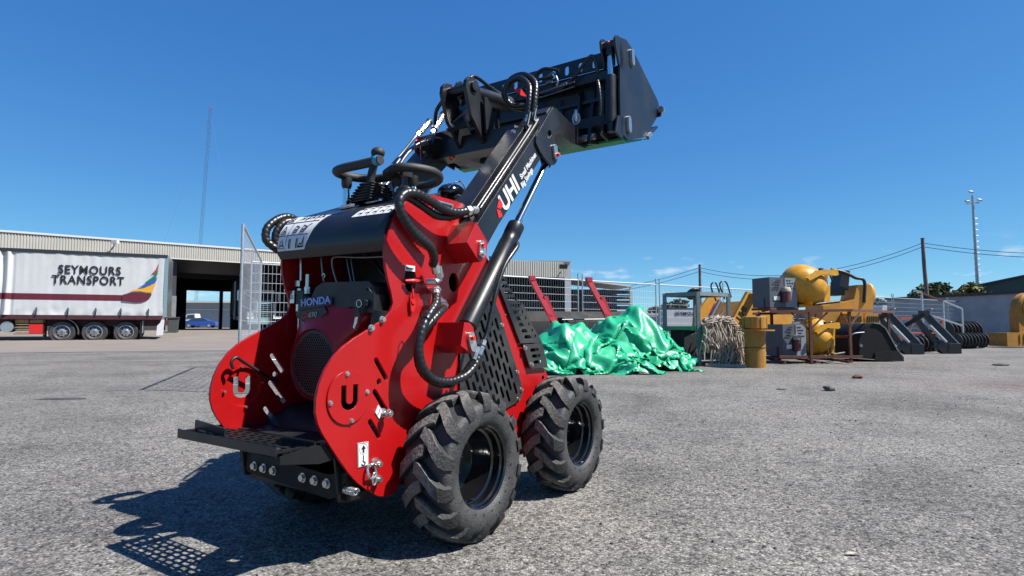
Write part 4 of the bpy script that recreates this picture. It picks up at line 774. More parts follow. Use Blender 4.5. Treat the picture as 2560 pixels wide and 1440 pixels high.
for z in (.55, 1.16): MB().beam((0, 0, z), (1.75, 0, z), .05, .06).build('rail', 'orange', OB, 0)
for k in range(5): MB().beam((k * .36, 0, .55 if k % 2 else 1.16), (k * .36 + .30, 0, 1.16 if k % 2 else .55), .04, .05).build('lattice_bar', 'wood', OB, 0)
for x in (0, 1.75): MB().beam((x, .0, 0), (x, .0, 1.2), .05, .05).build('post', 'orange', OB, 0)
# yellow casing at the right edge
YC = thing('yellow_casing', 'worn yellow round casing on a yellow block at the right edge', 'machine', (19.9, 23.3, 0), .1)
MB().lathe([(.0, -.22), (.55, -.22), (.62, -.15), (.62, .15), (.55, .22), (.0, .22)], (.75, 0, 1.55), (0, 1, 0), 30).build('casing', 'yellow2', YC, 35); MB().prism([(.1, .05), (1.4, .05), (1.37, 1.5), (.13, 1.5)], -.20, .20).build('neck', 'yellow2', YC, 0)
MB().lathe([(.2, -.06), (.5, -.06), (.5, .0), (.2, .0)], (.78, -.23, 1.6), (0, 1, 0), 26, closed=True).build('casing_rim', 'orangey', YC, 35); MB().prism([(-.75, .05), (.25, .05), (.25, .5), (.32, .52), (.32, .58), (-.75, .58)], -.5, .3).build('block', 'yellow2', YC, 0)
for k in range(3): MB().box((-.2 + .18 * k, -.515, .35), (.03, .03, .35)).build('block_rib', 'yellow', YC, 0)
MB().box((.35, -.25, .25), (.3, .3, .4)).build('foot', 'blackflat', YC, 0)
# stones and litter on the yard
def rock(lb, c, r, m='stone', sq=(1.2, 1, .7), seed=1, cat='stone', g=None):
    b = MB().ball((0, 0, 0), r, 10, 7, sq); b.v = [tuple(Vector(v) * (1 + .35 * noise.noise(Vector(v) * (2.2 / r) * .5 + Vector((seed, 0, 0))))) for v in b.v]
    o = b.build('stone' if cat == 'stone' else cat, m, None, 25); o.location = (c[0], c[1], r * sq[2] * .75); return tag(o, lb, cat, g)
rock('dark broken stone lying alone on the yard right of centre', (4.12, 7.66), .058, seed=3); rock('brown flattish clod on the yard beyond the dark stone', (5.55, 9.45), .07, 'rust', (1.2, 1, .5), 5)
rock('small dark lump near the left of the dark stone', (3.55, 7.78), .03, 'stone', (2, .7, .4), 8); rock('dark flat lump far right before the yellow block', (10.4, 12.5), .10, 'stone', (1.8, 1, .3), 9)
lf = MB().add([(0, 0, .004), (.022, -.008, .006), (.045, -.006, .011), (.062, .004, .004), (.042, .010, .008), (.018, .009, .010)], [(0, 1, 5), (1, 2, 4, 5), (2, 3, 4)]).build('dry_leaf', 'rope', None, 0, fix=False); lf.location = (1.22, 2.2, .002); tag(lf, 'curled pale dry leaf on the asphalt at the lower right', 'leaf')
lf = MB().add([(0, 0, .004), (.03, -.012, .02), (.06, .0, .012), (.03, .02, .006)], [(0, 1, 2, 3)]).build('dry_leaf', 'rope', None, 0, fix=False); lf.location = (1.92, 3.93, .002); tag(lf, 'tiny tan leaf on the asphalt right of the front wheel', 'leaf')
# ------------------------------------------------------------------ the red stand-on mini loader (local x forward, y left, z up)
LD = thing('mini_loader', 'red and black stand-on mini loader with raised arms and black bucket', 'loader', (-.101, 2.323, 0), R(90 - 33.3))
CV = .57                                   # lateral centre line
def mir(v): return 2 * CV - v
def hose(name, pts, r, par, pitch=.021, amp=.09, n=12, m='hose', step=.0045):
    P = crom(pts, 10); L = [0.]
    for a, b in zip(P, P[1:]): L.append(L[-1] + (b - a).length)
    N = int(L[-1] / step); Q = []; j = 0
    for i in range(N + 1):
        s = L[-1] * i / N
        while j < len(P) - 2 and L[j + 1] < s: j += 1
        t = (s - L[j]) / max(1e-6, L[j + 1] - L[j]); Q.append(P[j].lerp(P[j + 1], t))
    rf = lambda l, k, t: r * (1 - amp * (1 if ((l / pitch + k) % 1) < .26 else 0))
    return MB().tube(Q, r, n, rf=rf).build(name, m, par, 60, fix=False)
def fitting(par, p0, p1, r=.013):
    p0, p1 = Vector(p0), Vector(p1); b = MB(); b.cyl(p0, p1, r * .8, 12)
    b.cyl(p0.lerp(p1, .1), p0.lerp(p1, .38), r * 1.2, 6); b.cyl(p0.lerp(p1, .55), p0.lerp(p1, .9), r, 12)
    return b.build('hose_fitting', 'zinc', par, 30)
# --- side plates
rear = [(-.157, 1.364), (-.200, 1.335), (-.240, 1.296), (-.270, 1.255), (-.293, 1.205), (-.310, 1.15), (-.313, 1.11), (-.306, 1.06), (-.292, 1.01), (-.275, .965), (-.266, .93), (-.278, .897), (-.305, .872), (-.345, .850), (-.40, .822), (-.455, .797), (-.505, .768), (-.545, .735), (-.58, .69), (-.602, .645), (-.613, .60), (-.614, .555), (-.603, .515), (-.587, .485), (-.555, .44), (-.51, .38), (-.47, .33), (-.43, .288), (-.375, .245), (-.33, .218), (-.29, .206), (-.245, .208)]
plate = rear + [(-.19, .26), (-.02, .2), (.6, .19), (.93, .2), (.985, .3), (.985, .45), (.946, .532), (.885, .612), (.74, .622), (.655, .735), (.63, .765), (.475, .995), (.38, 1.13), (.34, 1.172), (.29, 1.17), (.145, 1.17), (.15, 1.30), (.165, 1.389), (.06, 1.392), (-.042, 1.39), (-.10, 1.38)]
DC = (-.478, .592)
sl = lambda a, b, r: capsule(((a[0] + b[0]) / 2, (a[1] + b[1]) / 2), (b[0] - a[0], b[1] - a[1]), math.hypot(b[0] - a[0], b[1] - a[1]) + r, r)
holes = [circle(DC, .078, 28), sl((-.352, .718), (-.296, .642), .0105), circle((-.333, .634), .012, 12), sl((-.357, .603), (-.285, .511), .0105), sl((-.377, .497), (-.328, .431), .0105),
         circle((.10, 1.03), .033, 20, .042), circle((-.172, 1.025), .034, 20, .05), circle((.87, .56), .013, 12), circle((.80, .51), .014, 12), circle((-.06, 1.10), .004, 8), circle((-.12, 1.14), .004, 8)]
gr_in = [(.165, .44), (.165, .70), (.21, .88), (.29, .97), (.40, .95), (.46, .83), (.60, .56), (.61, .50), (.58, .475), (.40, .44)]
for sgn, nm in ((0, 'R'), (1, 'L')):
    a, b = (.25, .262) if not sgn else (mir(.262), mir(.25))
    pl_ = plate if not sgn else [(u, z - .035 if (z > 1.28 and u > -.25) else z) for u, z in plate]
    o = MB().prism(pl_, a, b, holes=(holes + [gr_in]) if not sgn else holes[:5]).build('side_plate', 'red', LD, 35)
    # rear cover disc with the letter cut through it
    uh = [(-.036, .042), (-.036, -.012), (-.031, -.027), (-.018, -.037), (0, -.041), (.018, -.037), (.031, -.027), (.036, -.012), (.036, .042), (.014, .042), (.014, -.010), (.010, -.018), (0, -.021), (-.010, -.018), (-.014, -.010), (-.014, .042)]
    uh = [(DC[0] + .002 + p[0] * 1.05, DC[1] - .002 + p[1] * 1.05) for p in uh]
    d0, d1 = (.244, .2497) if not sgn else (mir(.2497), mir(.244))
    disc = MB().prism(circle(DC, .094, 48), d0, d1, holes=[uh]).build('cover_disc', 'red', LD, 35)
    ax = (0, -1, 0) if not sgn else (0, 1, 0)
    for k in range(4):
        t = R(90 * k + 8); p = (DC[0] + .083 * math.cos(t), d0 if not sgn else d1, DC[1] + .083 * math.sin(t))
        MB().hexb(p, ax, .0065, .006).build('bolt', 'zinc', disc, 30)
        if sgn: MB().cyl((p[0], mir(.262) - .004, p[2]), (p[0], mir(.262) - .012, p[2]), .005, 8).build('bolt', 'zinc', disc, 30)
# --- right-side plate fittings
for u, z in ((-.323, .865), (-.378, .833)): MB().hexb((u, .25, z), (0, -1, 0), .0095, .011).build('bolt', 'zinc', LD, 30)
for u, z, r in ((-.346, .340, .015), (-.345, .284, .015)):
    b = MB(); b.hexb((u, .25, z), (0, -1, 0), r, .018); b.cyl((u, .23, z), (u, .218, z), r * .55, 10); b.build('bolt', 'zinc', LD, 30)
b = MB(); b.hexb((-.312, .25, .518), (0, -1, 0), .013, .014); b.cyl((-.312, .24, .518), (-.312, .205, .518), .0075, 10); b.hexb((-.312, .222, .518), (0, -1, 0), .0125, .013); b.build('stud_bolt', 'zinc', LD, 30)
st = MB().prism([(-.434, .426), (-.383, .424), (-.381, .340), (-.430, .340)], .2465, .2495).build('lifting_sticker', 'white', LD, 0)
c = (-.407, .402); b = MB()
b.prism([(c[0] - .004, c[1] - .013), (c[0] + .004, c[1] - .013), (c[0] + .004, c[1]), (c[0] + .011, c[1]), (c[0], c[1] + .013), (c[0] - .011, c[1]), (c[0] - .004, c[1])], .2455, .2464)
b.tube(crom([(c[0], .246, c[1] - .022), (c[0], .246, c[1] - .036), (c[0] - .001, .246, c[1] - .042), (c[0] + .009, .246, c[1] - .05), (c[0] + .002, .246, c[1] - .058), (c[0] - .009, .246, c[1] - .052)], 5), .0022, 5)
b.tube([(c[0] + .018 * math.cos(t * .2617), .246, c[1] + .018 * math.sin(t * .2617)) for t in range(24)], .0006, 4, closed=True)
for (x0, z0), (x1, z1) in (((-.432, .424), (-.385, .422)), ((-.385, .422), (-.383, .342)), ((-.383, .342), (-.428, .342)), ((-.428, .342), (-.432, .424))): b.tube([(x0, .2462, z0), (x1, .2462, z1)], .0008, 4)
b.build('hook_pictogram', 'ink', st, 30)
MB().tube([(-.375 + .021 * math.cos(t * .3142), .236 + .004 * math.sin(t), .318 + .026 * math.sin(t * .3142)) for t in range(20)], .0055, 8, closed=True).build('lifting_ring', 'zinc', LD, 60)
MB().tube([(-.366 + .009 * math.cos(t * .3142), .232, .290 + .022 * math.sin(t * .3142)) for t in range(20)], .0035, 8, closed=True).build('lifting_ring', 'zinc', LD, 60)
sd_ = MB().prism([(-.338, .55), (-.318, .525), (-.332, .498), (-.352, .524)], .2462, .2492).build('warning_sticker', 'white', LD, 0)
MB().tube([(-.343, .2458, .515), (-.335, .2458, .52), (-.332, .2458, .532), (-.328, .2458, .534)], .0012, 5).build('pictogram_print', 'ink', sd_, 0)
wl = MB().prism([(-.205, 1.057), (-.15, 1.057), (-.15, 1.08), (-.205, 1.08)], .2462, .2492).build('part_label', 'white', LD, 0)
text('lettering', 'MAX HEIGHT', (-.2, .2460, 1.064), (1, 0, 0), (0, 0, 1), .011, 'ink', wl, sx=.62)
b = MB(); b.tube(crom([(-.215, .236, 1.016), (-.172, .222, 1.018), (-.125, .23, 1.024)], 6), [.005, .006, .007, .008, .009, .009, .008, .007, .006, .005, .005, .004, .004], 8); b.build('pull_handle', 'redplastic', LD, 60)
b = MB(); b.tube(crom([(-.172, .24, 1.0), (-.172, .234, .965), (-.170, .235, .945)], 5), .004, 6); b.prism([(-.184, .95), (-.156, .95), (-.156, .922), (-.162, .898), (-.180, .898), (-.184, .922)], .236, .240); b.cyl((-.17, .235, .936), (-.17, .232, .936), .011, 12); b.build('red_tag', 'redplastic', LD, 40)
# grille decal on the hood side
dg_ = MB().prism([(-.046, 1.372), (.088, 1.372), (.082, 1.302), (-.040, 1.296)], .2455, .2492).build('serial_plate', 'zinc', LD, 0)
b = MB(); b.prism([(-.040, 1.366), (.082, 1.366), (.078, 1.34), (-.038, 1.335)], .2445, .2453); b.prism([(-.037, 1.33), (.077, 1.332), (.075, 1.308), (-.034, 1.303)], .2445, .2453); b.build('plate_print', 'blackflat', dg_, 0)
# --- black slotted side grille
gout = [(.135, .43), (.135, .72), (.15, .79), (.19, .90), (.235, .965), (.29, 1.0), (.38, .985), (.44, .90), (.54, .72), (.63, .557), (.645, .51), (.635, .478), (.60, .462), (.45, .43)]
gh = []
dd = Vector((.45, -.89)).normalized(); nn = Vector((.89, .45))
for i in range(-8, 9):
    for j in range(-7, 8):
        c = Vector((.38, .68)) + nn * (i * .036) + dd * (j * .089 + (i % 2) * .044)
        cap = capsule(c, dd, .070, .0095, 4)
        if all(inpoly(p, gout) for p in capsule(c, dd, .10, .022, 4)): gh.append(cap)
MB().prism(gout, .238, .2425, holes=gh).build('side_grille', 'blackdust', LD, 30)
for u, z in ((.30, .975), (.455, .845), (.59, .61), (.63, .52), (.60, .475), (.16, .80)): MB().hexb((u, .238, z), (0, -1, 0), .0075, .008).build('bolt', 'zinc', LD, 30)
# front slotted strip
so_ = [(.355, 1.17), (.37, 1.12), (.458, .990), (.622, .752), (.842, .752), (.665, .905), (.482, 1.065), (.42, 1.15)]
sh = []
for k in range(11):
    t = k / 10; c = Vector((.425, 1.10)).lerp(Vector((.718, .785)), t); L_ = .056 + .062 * t
    sh.append(capsule(c, (1, .02), L_, .0095, 4))
MB().prism(so_, .236, .2435, holes=sh).build('slotted_strip', 'blackdust', LD, 30)
sq = [(.636, .746), (.832, .746), (.892, .616), (.706, .620)]
hs_ = [capsule((.748 + .018 * k, .715 - .032 * k), (1, .0), .085, .009, 4) for k in range(3)]
b_ = MB().prism(sq, .230, .2355, holes=hs_).build('slotted_cover', 'blackdust', LD, 30)
for u, z in ((.652, .728), (.716, .64)): MB().hexb((u, .23, z), (0, -1, 0), .009, .009).build('bolt', 'zinc', b_, 30)
MB().prism([(.655, .90), (.690, .965), (.715, .94), (.76, .885), (.82, .81), (.868, .74), (.80, .735)], .27, .278).build('front_guard', 'blackdust', LD, 30)
for u, z in ((.505, .895), (.57, .83), (.42, .97), (.60, .80)): MB().cyl((u, .251, z), (u, .247, z), .004, 8).build('rivet', 'zinc', LD, 30)
# --- body between the plates
MB().prism([(.06, 1.34), (.14, 1.36), (.34, 1.16), (.47, 1.03), (.82, .74), (.93, .5), (.97, .3), (.97, .22), (.955, .22), (.91, .49), (.80, .73), (.45, 1.01), (.32, 1.14), (.13, 1.33)], .264, mir(.264)).build('front_cowl', 'blackflat', LD, 30)
MB().box((.28, CV, .55), (.62, .5, .62)).build('engine_shade_box', 'blackflat', LD, 30)  # black box for the engine, added so the grille slots show dark
MB().box((.2, CV, .235), (1.3, .60, .02)).build('belly_pan', 'blackflat', LD, 0)
MB().box((.02, CV, 1.12), (.012, .60, .46)).build('bay_shade_sheet', 'blackflat', LD, 0)  # black sheet added so the bay under the hood looks shaded
MB().prism([(-.44, .37), (-.30, .37), (-.05, .37), (-.05, .50), (-.25, .50), (-.36, .45)], .264, mir(.264)).build('rear_skirt', 'blackflat', LD, 30)
b = MB()
for k, (v, z) in enumerate(((.45, .70), (.40, .62), (.48, .55), (.44, .78))):
    b.tube(crom([(.04, v, z - .1), (-.06, v - .03, z), (-.02, v + .02, z + .1), (.05, v, z + .15)], 6), .012, 8)
b.build('engine_pipe', 'blackflat', LD, 60)
# hood with its rolled rear edge
HSK = lambda v: .034 * max(0, min(1, (.8785 - v) / .615))   # the hood runs slightly forward towards its right end
hp = [(-.322, 1.128), (-.337, 1.15), (-.340, 1.18), (-.336, 1.215), (-.326, 1.248), (-.308, 1.278), (-.282, 1.303), (-.25, 1.321), (-.21, 1.335), (-.10, 1.378), (-.01, 1.414)]
hin = [(-.01, 1.30), (-.025, 1.30), (-.03, 1.392), (-.21, 1.318), (-.27, 1.29), (-.305, 1.245), (-.318, 1.20), (-.318, 1.13)]
MB().prism(hp + hin, .2635, mir(.2635), fr=lambda p, q, t: (p + HSK(t), t, q)).build('hood', 'black', LD, 35)
def hood_pt(t, v, off=.002):   # t: arc position along the rolled edge
    pr = [Vector(p) for p in hp[1:10]]; L = [0.]
    for a, b in zip(pr, pr[1:]): L.append(L[-1] + (b - a).length)
    s = max(0, min(L[-1] - 1e-5, t)); i = max(k for k in range(len(L)) if L[k] <= s); i = min(i, len(pr) - 2)
    q = pr[i].lerp(pr[i + 1], (s - L[i]) / (L[i + 1] - L[i])); d = (pr[i + 1] - pr[i]).normalized(); nrm = Vector((-d.y, d.x))
    q = q + nrm * off; return (q.x + HSK(v), v, q.y)
def hood_sheet(name, t0, t1, va, vb, m, par, off, nt=14, va1=None, vb1=None):
    vs = []; fs = []
    for i in range(nt + 1):
        f = i / nt; t = t0 + (t1 - t0) * f; a = va + ((va1 if va1 is not None else va) - va) * f; b = vb + ((vb1 if vb1 is not None else vb) - vb) * f
        vs += [hood_pt(t, a, off), hood_pt(t, b, off), hood_pt(t, a, off - .0015), hood_pt(t, b, off - .0015)]
    for i in range(nt):
        o = i * 4; fs += [(o, o + 1, o + 5, o + 4), (o + 2, o + 6, o + 7, o + 3), (o, o + 4, o + 6, o + 2), (o + 1, o + 3, o + 7, o + 5)]
    fs += [(0, 2, 3, 1), (nt * 4, nt * 4 + 1, nt * 4 + 3, nt * 4 + 2)]
    return MB().add(vs, fs).build(name, m, par, 60)
def hood_line(b, pts, w=.0016, off=.0028):
    P = []
    for (t0, v0), (t1, v1) in zip(pts, pts[1:]):
        for k in range(5): P.append(hood_pt(t0 + (t1 - t0) * k / 5, v0 + (v1 - v0) * k / 5, off))
    P.append(hood_pt(pts[-1][0], pts[-1][1], off)); b.tube(P, w, 4)
dl = hood_sheet('safety_decal', .012, .215, .872, .705, 'white', LD, .002, va1=.872, vb1=.62)
b = MB()
hood_line(b, [(.078, .872), (.078, .69)]); hood_line(b, [(.145, .872), (.145, .66)])
hood_line(b, [(.013, .825), (.21, .80)], .0012)
for t in (.013, .078, .145):
    hood_line(b, [(t + .01, .865), (t + .05, .848), (t + .01, .832), (t + .01, .865)], .0014); hood_line(b, [(t + .018, .855), (t + .025, .845), (t + .018, .84)], .002)
for v in (.80, .755): hood_line(b, [(.02, v), (.06, v)], .003); hood_line(b, [(.02, v - .008), (.06, v - .008)], .001); hood_line(b, [(.06, v), (.06, v - .008)], .001)
hood_line(b, [(.03, .738), (.04, .732), (.032, .722), (.05, .716), (.06, .712)], .002); hood_line(b, [(.02, .712), (.066, .712)], .0018); hood_line(b, [(.025, .742), (.025, .718)], .004)
for v in (.79, .745):
    hood_line(b, [(.09, v), (.125, v - .01), (.115, v - .032), (.09, v - .022), (.09, v)], .0016); hood_line(b, [(.10, v - .008), (.105, v - .028)], .0025)
hood_line(b, [(.095, .715), (.12, .705), (.13, .69)], .0014)
for v in (.79, .76, .73, .70, .67): hood_line(b, [(.16, v), (.19, v - .012)], .0018); hood_line(b, [(.165, v - .012), (.172, v - .02)], .0022)
for v in (.755, .70): hood_line(b, [(.147, v), (.21, v - .012)], .0008)
b.build('pictogram_print', 'ink', dl, 0)
dr = hood_sheet('control_decal', .135, .232, .47, .2645, 'white', LD, .002, va1=.44)
b = MB()
for v in (.425, .385, .345, .30): hood_line(b, [(.137, v + .004), (.23, v - .008)], .0011)
for v in (.445, .405, .365, .325, .285): hood_line(b, [(.15, v), (.158, v - .012), (.15, v - .022)], .0016); hood_line(b, [(.185, v), (.195, v - .014), (.188, v - .018)], .0014); hood_line(b, [(.212, v), (.214, v - .016)], .0012)
b.build('pictogram_print', 'ink', dr, 0)
for k, (u, v) in enumerate(((-.10, .70), (-.05, .59))):   # chrome-edged filler covers on the dash
    z = 1.380 + (u + .1) * .42
    MB().lathe([(.0, .012), (.035, .012), (.043, .006), (.043, 0)], (u, v, z), (-.38, 0, .92), 20).build('dash_cap', 'zinc', LD, 40)
b = MB(); b.box((-.06, .40, 1.412), (.05, .085, .03), mx=Matrix.Rotation(-.4, 3, 'Y')); b.ball((-.06, .40, 1.425), .03, 12, 8, (.8, 1.4, .7)); b.build('rocker_switch', 'blackflat', LD, 50)
MB().cyl((.0, .72, 1.41), (.0, .72, 1.445), .014, 12).build('start_button', 'blackflat', LD, 40)
MB().ball((-.17, .285, 1.362), .012, 10, 8).build('dash_bolt', 'zinc', LD, 60)
# bellows boot and joystick
b = MB(); pr = []
for k in range(7):
    f = k / 6; r = .098 - .045 * f; z = 1.40 + .085 * f; pr += [(r, z), (r - .002, z + .004), (r - .014, z + .008)]
vs = []; fs = []
for r, z in pr:
    for sx_, sy_ in ((-1, -1), (1, -1), (1, 1), (-1, 1)):
        for (ax_, ay_) in (((.82, 1), (1, .82)) if sx_ * sy_ > 0 else ((1, .82), (.82, 1))): vs.append((-.02 + sx_ * ax_ * r, .625 + sy_ * ay_ * r * .95, z))
for i in range(len(pr) - 1):
    for k in range(8): fs.append((i * 8 + k, i * 8 + (k + 1) % 8, (i + 1) * 8 + (k + 1) % 8, (i + 1) * 8 + k))
fs.append(tuple(range((len(pr) - 1) * 8, len(pr) * 8))); b.add(vs, fs); b.build('lever_boot', 'blackflat', LD, 30)
js = MB().tube(crom([(-.02, .655, 1.475), (-.02, .645, 1.53), (-.02, .62, 1.60), (-.02, .598, 1.628)], 6), [.02] * 6 + [.019] * 6 + [.021, .023, .025, .026, .026, .024, .018], 12).build('joystick', 'grip', LD, 60)
MB().ball((-.035, .587, 1.628), .026, 14, 10, (1.2, 1.25, 1)).build('joystick_head', 'grip', js, 60)
MB().lathe([(.0205, 0), (.0222, .003), (.0222, .020), (.0205, .023)], (-.188, .418, 1.53), (0, 1, 0), 16).build('cyan_band', 'cyan', js, 60)
MB().ball((-.055, .60, 1.635), .007, 8, 6).build('thumb_button', 'redplastic', js, 60)
# hand rails
def rail(pts, r=.0205): return MB().tube(crom(pts, 8), r, 12).build('hand_rail', 'grip', LD, 60)
rail([(-.188, .41, 1.53), (-.186, .54, 1.53), (-.186, .64, 1.53), (-.165, .71, 1.53), (-.10, .735, 1.53), (-.03, .715, 1.53), (.02, .66, 1.53), (.034, .60, 1.53), (.033, .50, 1.53)])
rail([(-.02, .545, 1.53), (-.055, .47, 1.53), (-.058, .42, 1.53), (-.014, .373, 1.53), (.065, .352, 1.53), (.146, .379, 1.53), (.215, .445, 1.53), (.25, .53, 1.53), (.24, .60, 1.53)])
for (u, v, z0, z1) in ((-.085, .735, 1.40, 1.50), (.055, .455, 1.42, 1.50), (.02, .52, 1.40, 1.50)):
    o = MB().cyl((u, v, z0 - .04), (u, v, z1), .0165, 14).build('rail_post', 'chrome', LD, 60)
    b = MB(); b.tube([(u, v, z1 - .03), (u, v, z1 - .015), (u, v, z1 + .02)], [.018, .024, .025], 12); b.build('post_clamp', 'blackflat', o, 40); MB().cyl((u, v, z0 - .04), (u, v, z0 - .01), .026, 12).build('post_base', 'blackflat', o, 40)
b = MB(); b.beam((.0, .46, 1.505), (.0, .46, 1.56), .05, .06); b.build('rail_clamp', 'blackflat', LD, 40)
for z in (1.52, 1.55): MB().hexb((-.03, .46, z), (-1, 0, 0), .005, .004).build('bolt', 'zinc', LD, 30)
# lamp pod on the front deck
b = MB(); b.ball((.33, .45, 1.492), .062, 20, 14, (1.35, 1, .78)); o = b.build('work_lamp', 'rim', LD, 60)
MB().tube(crom([(.25, .41, 1.50), (.29, .392, 1.535), (.34, .395, 1.54), (.39, .41, 1.515)], 6), .004, 6).build('lamp_trim', 'chrome', o, 60)
MB().tube(crom([(.29, .40, 1.46), (.31, .392, 1.475), (.36, .395, 1.47)], 6), .003, 6).build('lamp_trim', 'chrome', o, 60)
MB().cyl((.33, .45, 1.44), (.33, .45, 1.22), .015, 8).build('lamp_stem', 'blackflat', o, 40)
MB().prism([(.12, 1.30), (.30, 1.30), (.40, 1.20), (.34, 1.12), (.12, 1.12)], .34, mir(.34)).build('upper_tower', 'red', LD, 30)
# --- engine seen through the open back
eo = crom([(p[0], p[1], 0) for p in [(.455, .69), (.48, .60), (.54, .545), (.62, .527), (.70, .55), (.755, .61), (.775, .69), (.775, .79), (.745, .87), (.70, .93), (.58, .945), (.46, .93), (.36, .915), (.34, .87), (.38, .82), (.435, .76)]], 4, closed=True)
N_ = len(eo); vs = []; fs = []; ec = Vector((.615, .70, 0))
ring = lambda u, k: [(u, (ec + (p - ec) * k).x, (ec + (p - ec) * k).y) for p in eo]
circ = lambda u, r: [(u, ec.x + r * math.cos(math.atan2(p.y - ec.y, p.x - ec.x)), ec.y - .01 + r * 1.02 * math.sin(math.atan2(p.y - ec.y, p.x - ec.x))) for p in eo]
loops = [ring(-.12, 1.0), ring(-.27, 1.0), ring(-.30, .97), ring(-.322, .91), circ(-.345, .145), circ(-.352, .137), circ(-.340, .133)]
for lp in loops: vs += lp
for i in range(len(loops) - 1):
    for k in range(N_): fs.append((i * N_ + k, i * N_ + (k + 1) % N_, (i + 1) * N_ + (k + 1) % N_, (i + 1) * N_ + k))
en = MB().add(vs, fs).build('engine_shroud', 'darkred', LD, 50)
gh = []
for i in range(-11, 12):
    for j in range(-13, 14):
        x = i * .0122 + (j % 2) * .0061; z = j * .0104
        if math.hypot(x, z) < .119: gh.append(circle((ec.x + x, ec.y - .01 + z), .0046, 6))
MB().prism(circle((ec.x, ec.y - .01), .1335, 40), -.343, -.340, fr=lambda p, q, t: (t, p, q), holes=gh).build('fan_screen', 'mesh', en, 30)
MB().cyl((-.325, ec.x, ec.y - .01), (-.32, ec.x, ec.y - .01), .132, 32).build('fan_backing', 'blackflat', en, 30)
b = MB(); tp = [(.29, .905), (.30, .99), (.33, 1.012), (.60, 1.018), (.64, 1.0), (.675, .95), (.735, .90), (.70, .888), (.56, .893), (.43, .915)]
b.prism(tp, -.318, -.02, fr=lambda p, q, t: (t, p, q)); b.build('air_cleaner_cover', 'blackflat', en, 30)
MB().prism([(.745, .905), (.53, .925), (.53, .955), (.70, .958), (.735, .945)], -.326, -.3185, fr=lambda p, q, t: (t, p, q)).build('badge_panel', 'blackflat', en, 30)
MB().prism([(.745, .90), (.565, .918), (.545, .895), (.60, .868), (.715, .862), (.74, .88)], -.335, -.318, fr=lambda p, q, t: (t, p, q)).build('badge_panel', 'blackflat', en, 30)
text('lettering', 'HONDA', (-.3275, .722, .922), (0, -1, .055), (0, 0, 1), .042, 'honda_blue', en, bold=.0012, sx=1.18)
text('lettering', 'GX', (-.3365, .70, .872), (0, -1, .06), (0, 0, 1), .03, 'darkred', en, bold=.0008, sx=1.05, shear=.2)
text('lettering', '690', (-.3365, .66, .8745), (0, -1, .06), (0, 0, 1), .03, 'steel', en, bold=.0008, sx=1.2, shear=.2)
b = MB(); b.box((-.30, .325, .925), (.06, .075, .07)); b.cyl((-.33, .325, .925), (-.345, .325, .925), .016, 12); b.build('ignition_switch', 'blackflat', LD, 30)
k_ = MB().tube([(-.35, .345 + .014 * math.cos(t * .42), .925 + .014 * math.sin(t * .42)) for t in range(15)], .0018, 6, closed=True).build('key_ring', 'zinc', LD, 60)
b = MB(); b.box((-.352, .352, .892), (.008, .028, .035)); b.build('key_head', 'blackflat', k_, 0)
MB().prism([(.345, .878), (.36, .878), (.372, .835), (.365, .828), (.352, .85)], -.354, -.351, fr=lambda p, q, t: (t, p, q)).build('key_blade', 'zinc', k_, 0)
b = MB(); b.tube(crom([(-.30, .30, .93), (-.335, .29, .96), (-.335, .315, .985), (-.30, .36, .97)], 6), .003, 6); b.build('ignition_cable', 'blackflat', LD, 60)
MB().cyl((-.29, .29, .90), (-.29, .30, .80), .035, 14).build('oil_filter', 'blackflat', LD, 40)
def bay(name, pts, r, m='steel'): return MB().tube(crom(pts, 6), r, 8).build(name, m, LD, 60)
bay('bay_rod', [(-.25, .834, 1.16), (-.25, .831, 1.10), (-.25, .83, 1.04)], .0065, 'zinc'); bay('bay_rod', [(-.25, .835, .93), (-.25, .838, .86), (-.25, .84, .78)], .0065, 'zinc')
bay('bay_rod', [(-.25, .70, 1.18), (-.25, .69, 1.10), (-.25, .675, 1.03)], .0045)
bay('bay_tube', [(-.25, .30, 1.112), (-.25, .45, 1.118), (-.25, .60, 1.13), (-.25, .625, 1.11), (-.25, .61, 1.06), (-.25, .59, 1.02)], .0045)
bay('bay_tube', [(-.25, .30, 1.155), (-.25, .40, 1.152), (-.25, .58, 1.165)], .004); bay('bay_tube', [(-.2, .60, 1.17), (-.2, .59, 1.12), (-.2, .56, 1.02)], .004); bay('bay_tube', [(-.2, .575, 1.17), (-.2, .565, 1.12), (-.2, .54, 1.02)], .003)
bay('bay_hose', [(-.2, .50, 1.16), (-.12, .48, 1.08), (-.1, .42, 1.02), (-.05, .36, .98)], .012, 'blackflat'); bay('bay_hose', [(-.2, .36, 1.16), (-.15, .37, 1.08), (-.1, .34, 1.0)], .013, 'blackflat')
b = MB(); b.cyl((-.25, .782, 1.065), (-.25, .782, 1.01), .011, 10); b.cyl((-.25, .782, 1.01), (-.25, .782, .98), .014, 6); b.cyl((-.25, .85, 1.04), (-.25, .85, 1.015), .013, 6); b.cyl((-.25, .835, 1.005), (-.25, .835, .99), .013, 10); b.cyl((-.26, .80, .965), (-.235, .80, .965), .016, 8); b.cyl((-.25, .836, .935), (-.25, .836, .905), .014, 6); b.build('hydraulic_coupling', 'zinc', LD, 40)
MB().box((-.24, .815, .965), (.05, .05, .06)).build('valve_block', 'blackflat', LD, 0)
o = MB().box((-.268, .862, .968), (.004, .030, .055)).build('valve_tag', 'zinc', LD, 0)
text('lettering', 'B', (-.2712, .872, .957), (0, -1, 0), (0, 0, 1), .032, 'white', o)
MB().tube([(-.26, .665 + .009 * math.cos(t * .5), 1.052 + .010 * math.sin(t * .5)) for t in range(9)], .003, 6).build('wire_clip', 'zinc', LD, 60)
b = MB()
for k in range(5): b.box((-.1, .40 + .016 * k, 1.035 + .004 * (k % 2)), (.01, .006, .02))
b.build('fuse_row', 'redplastic', LD, 0)
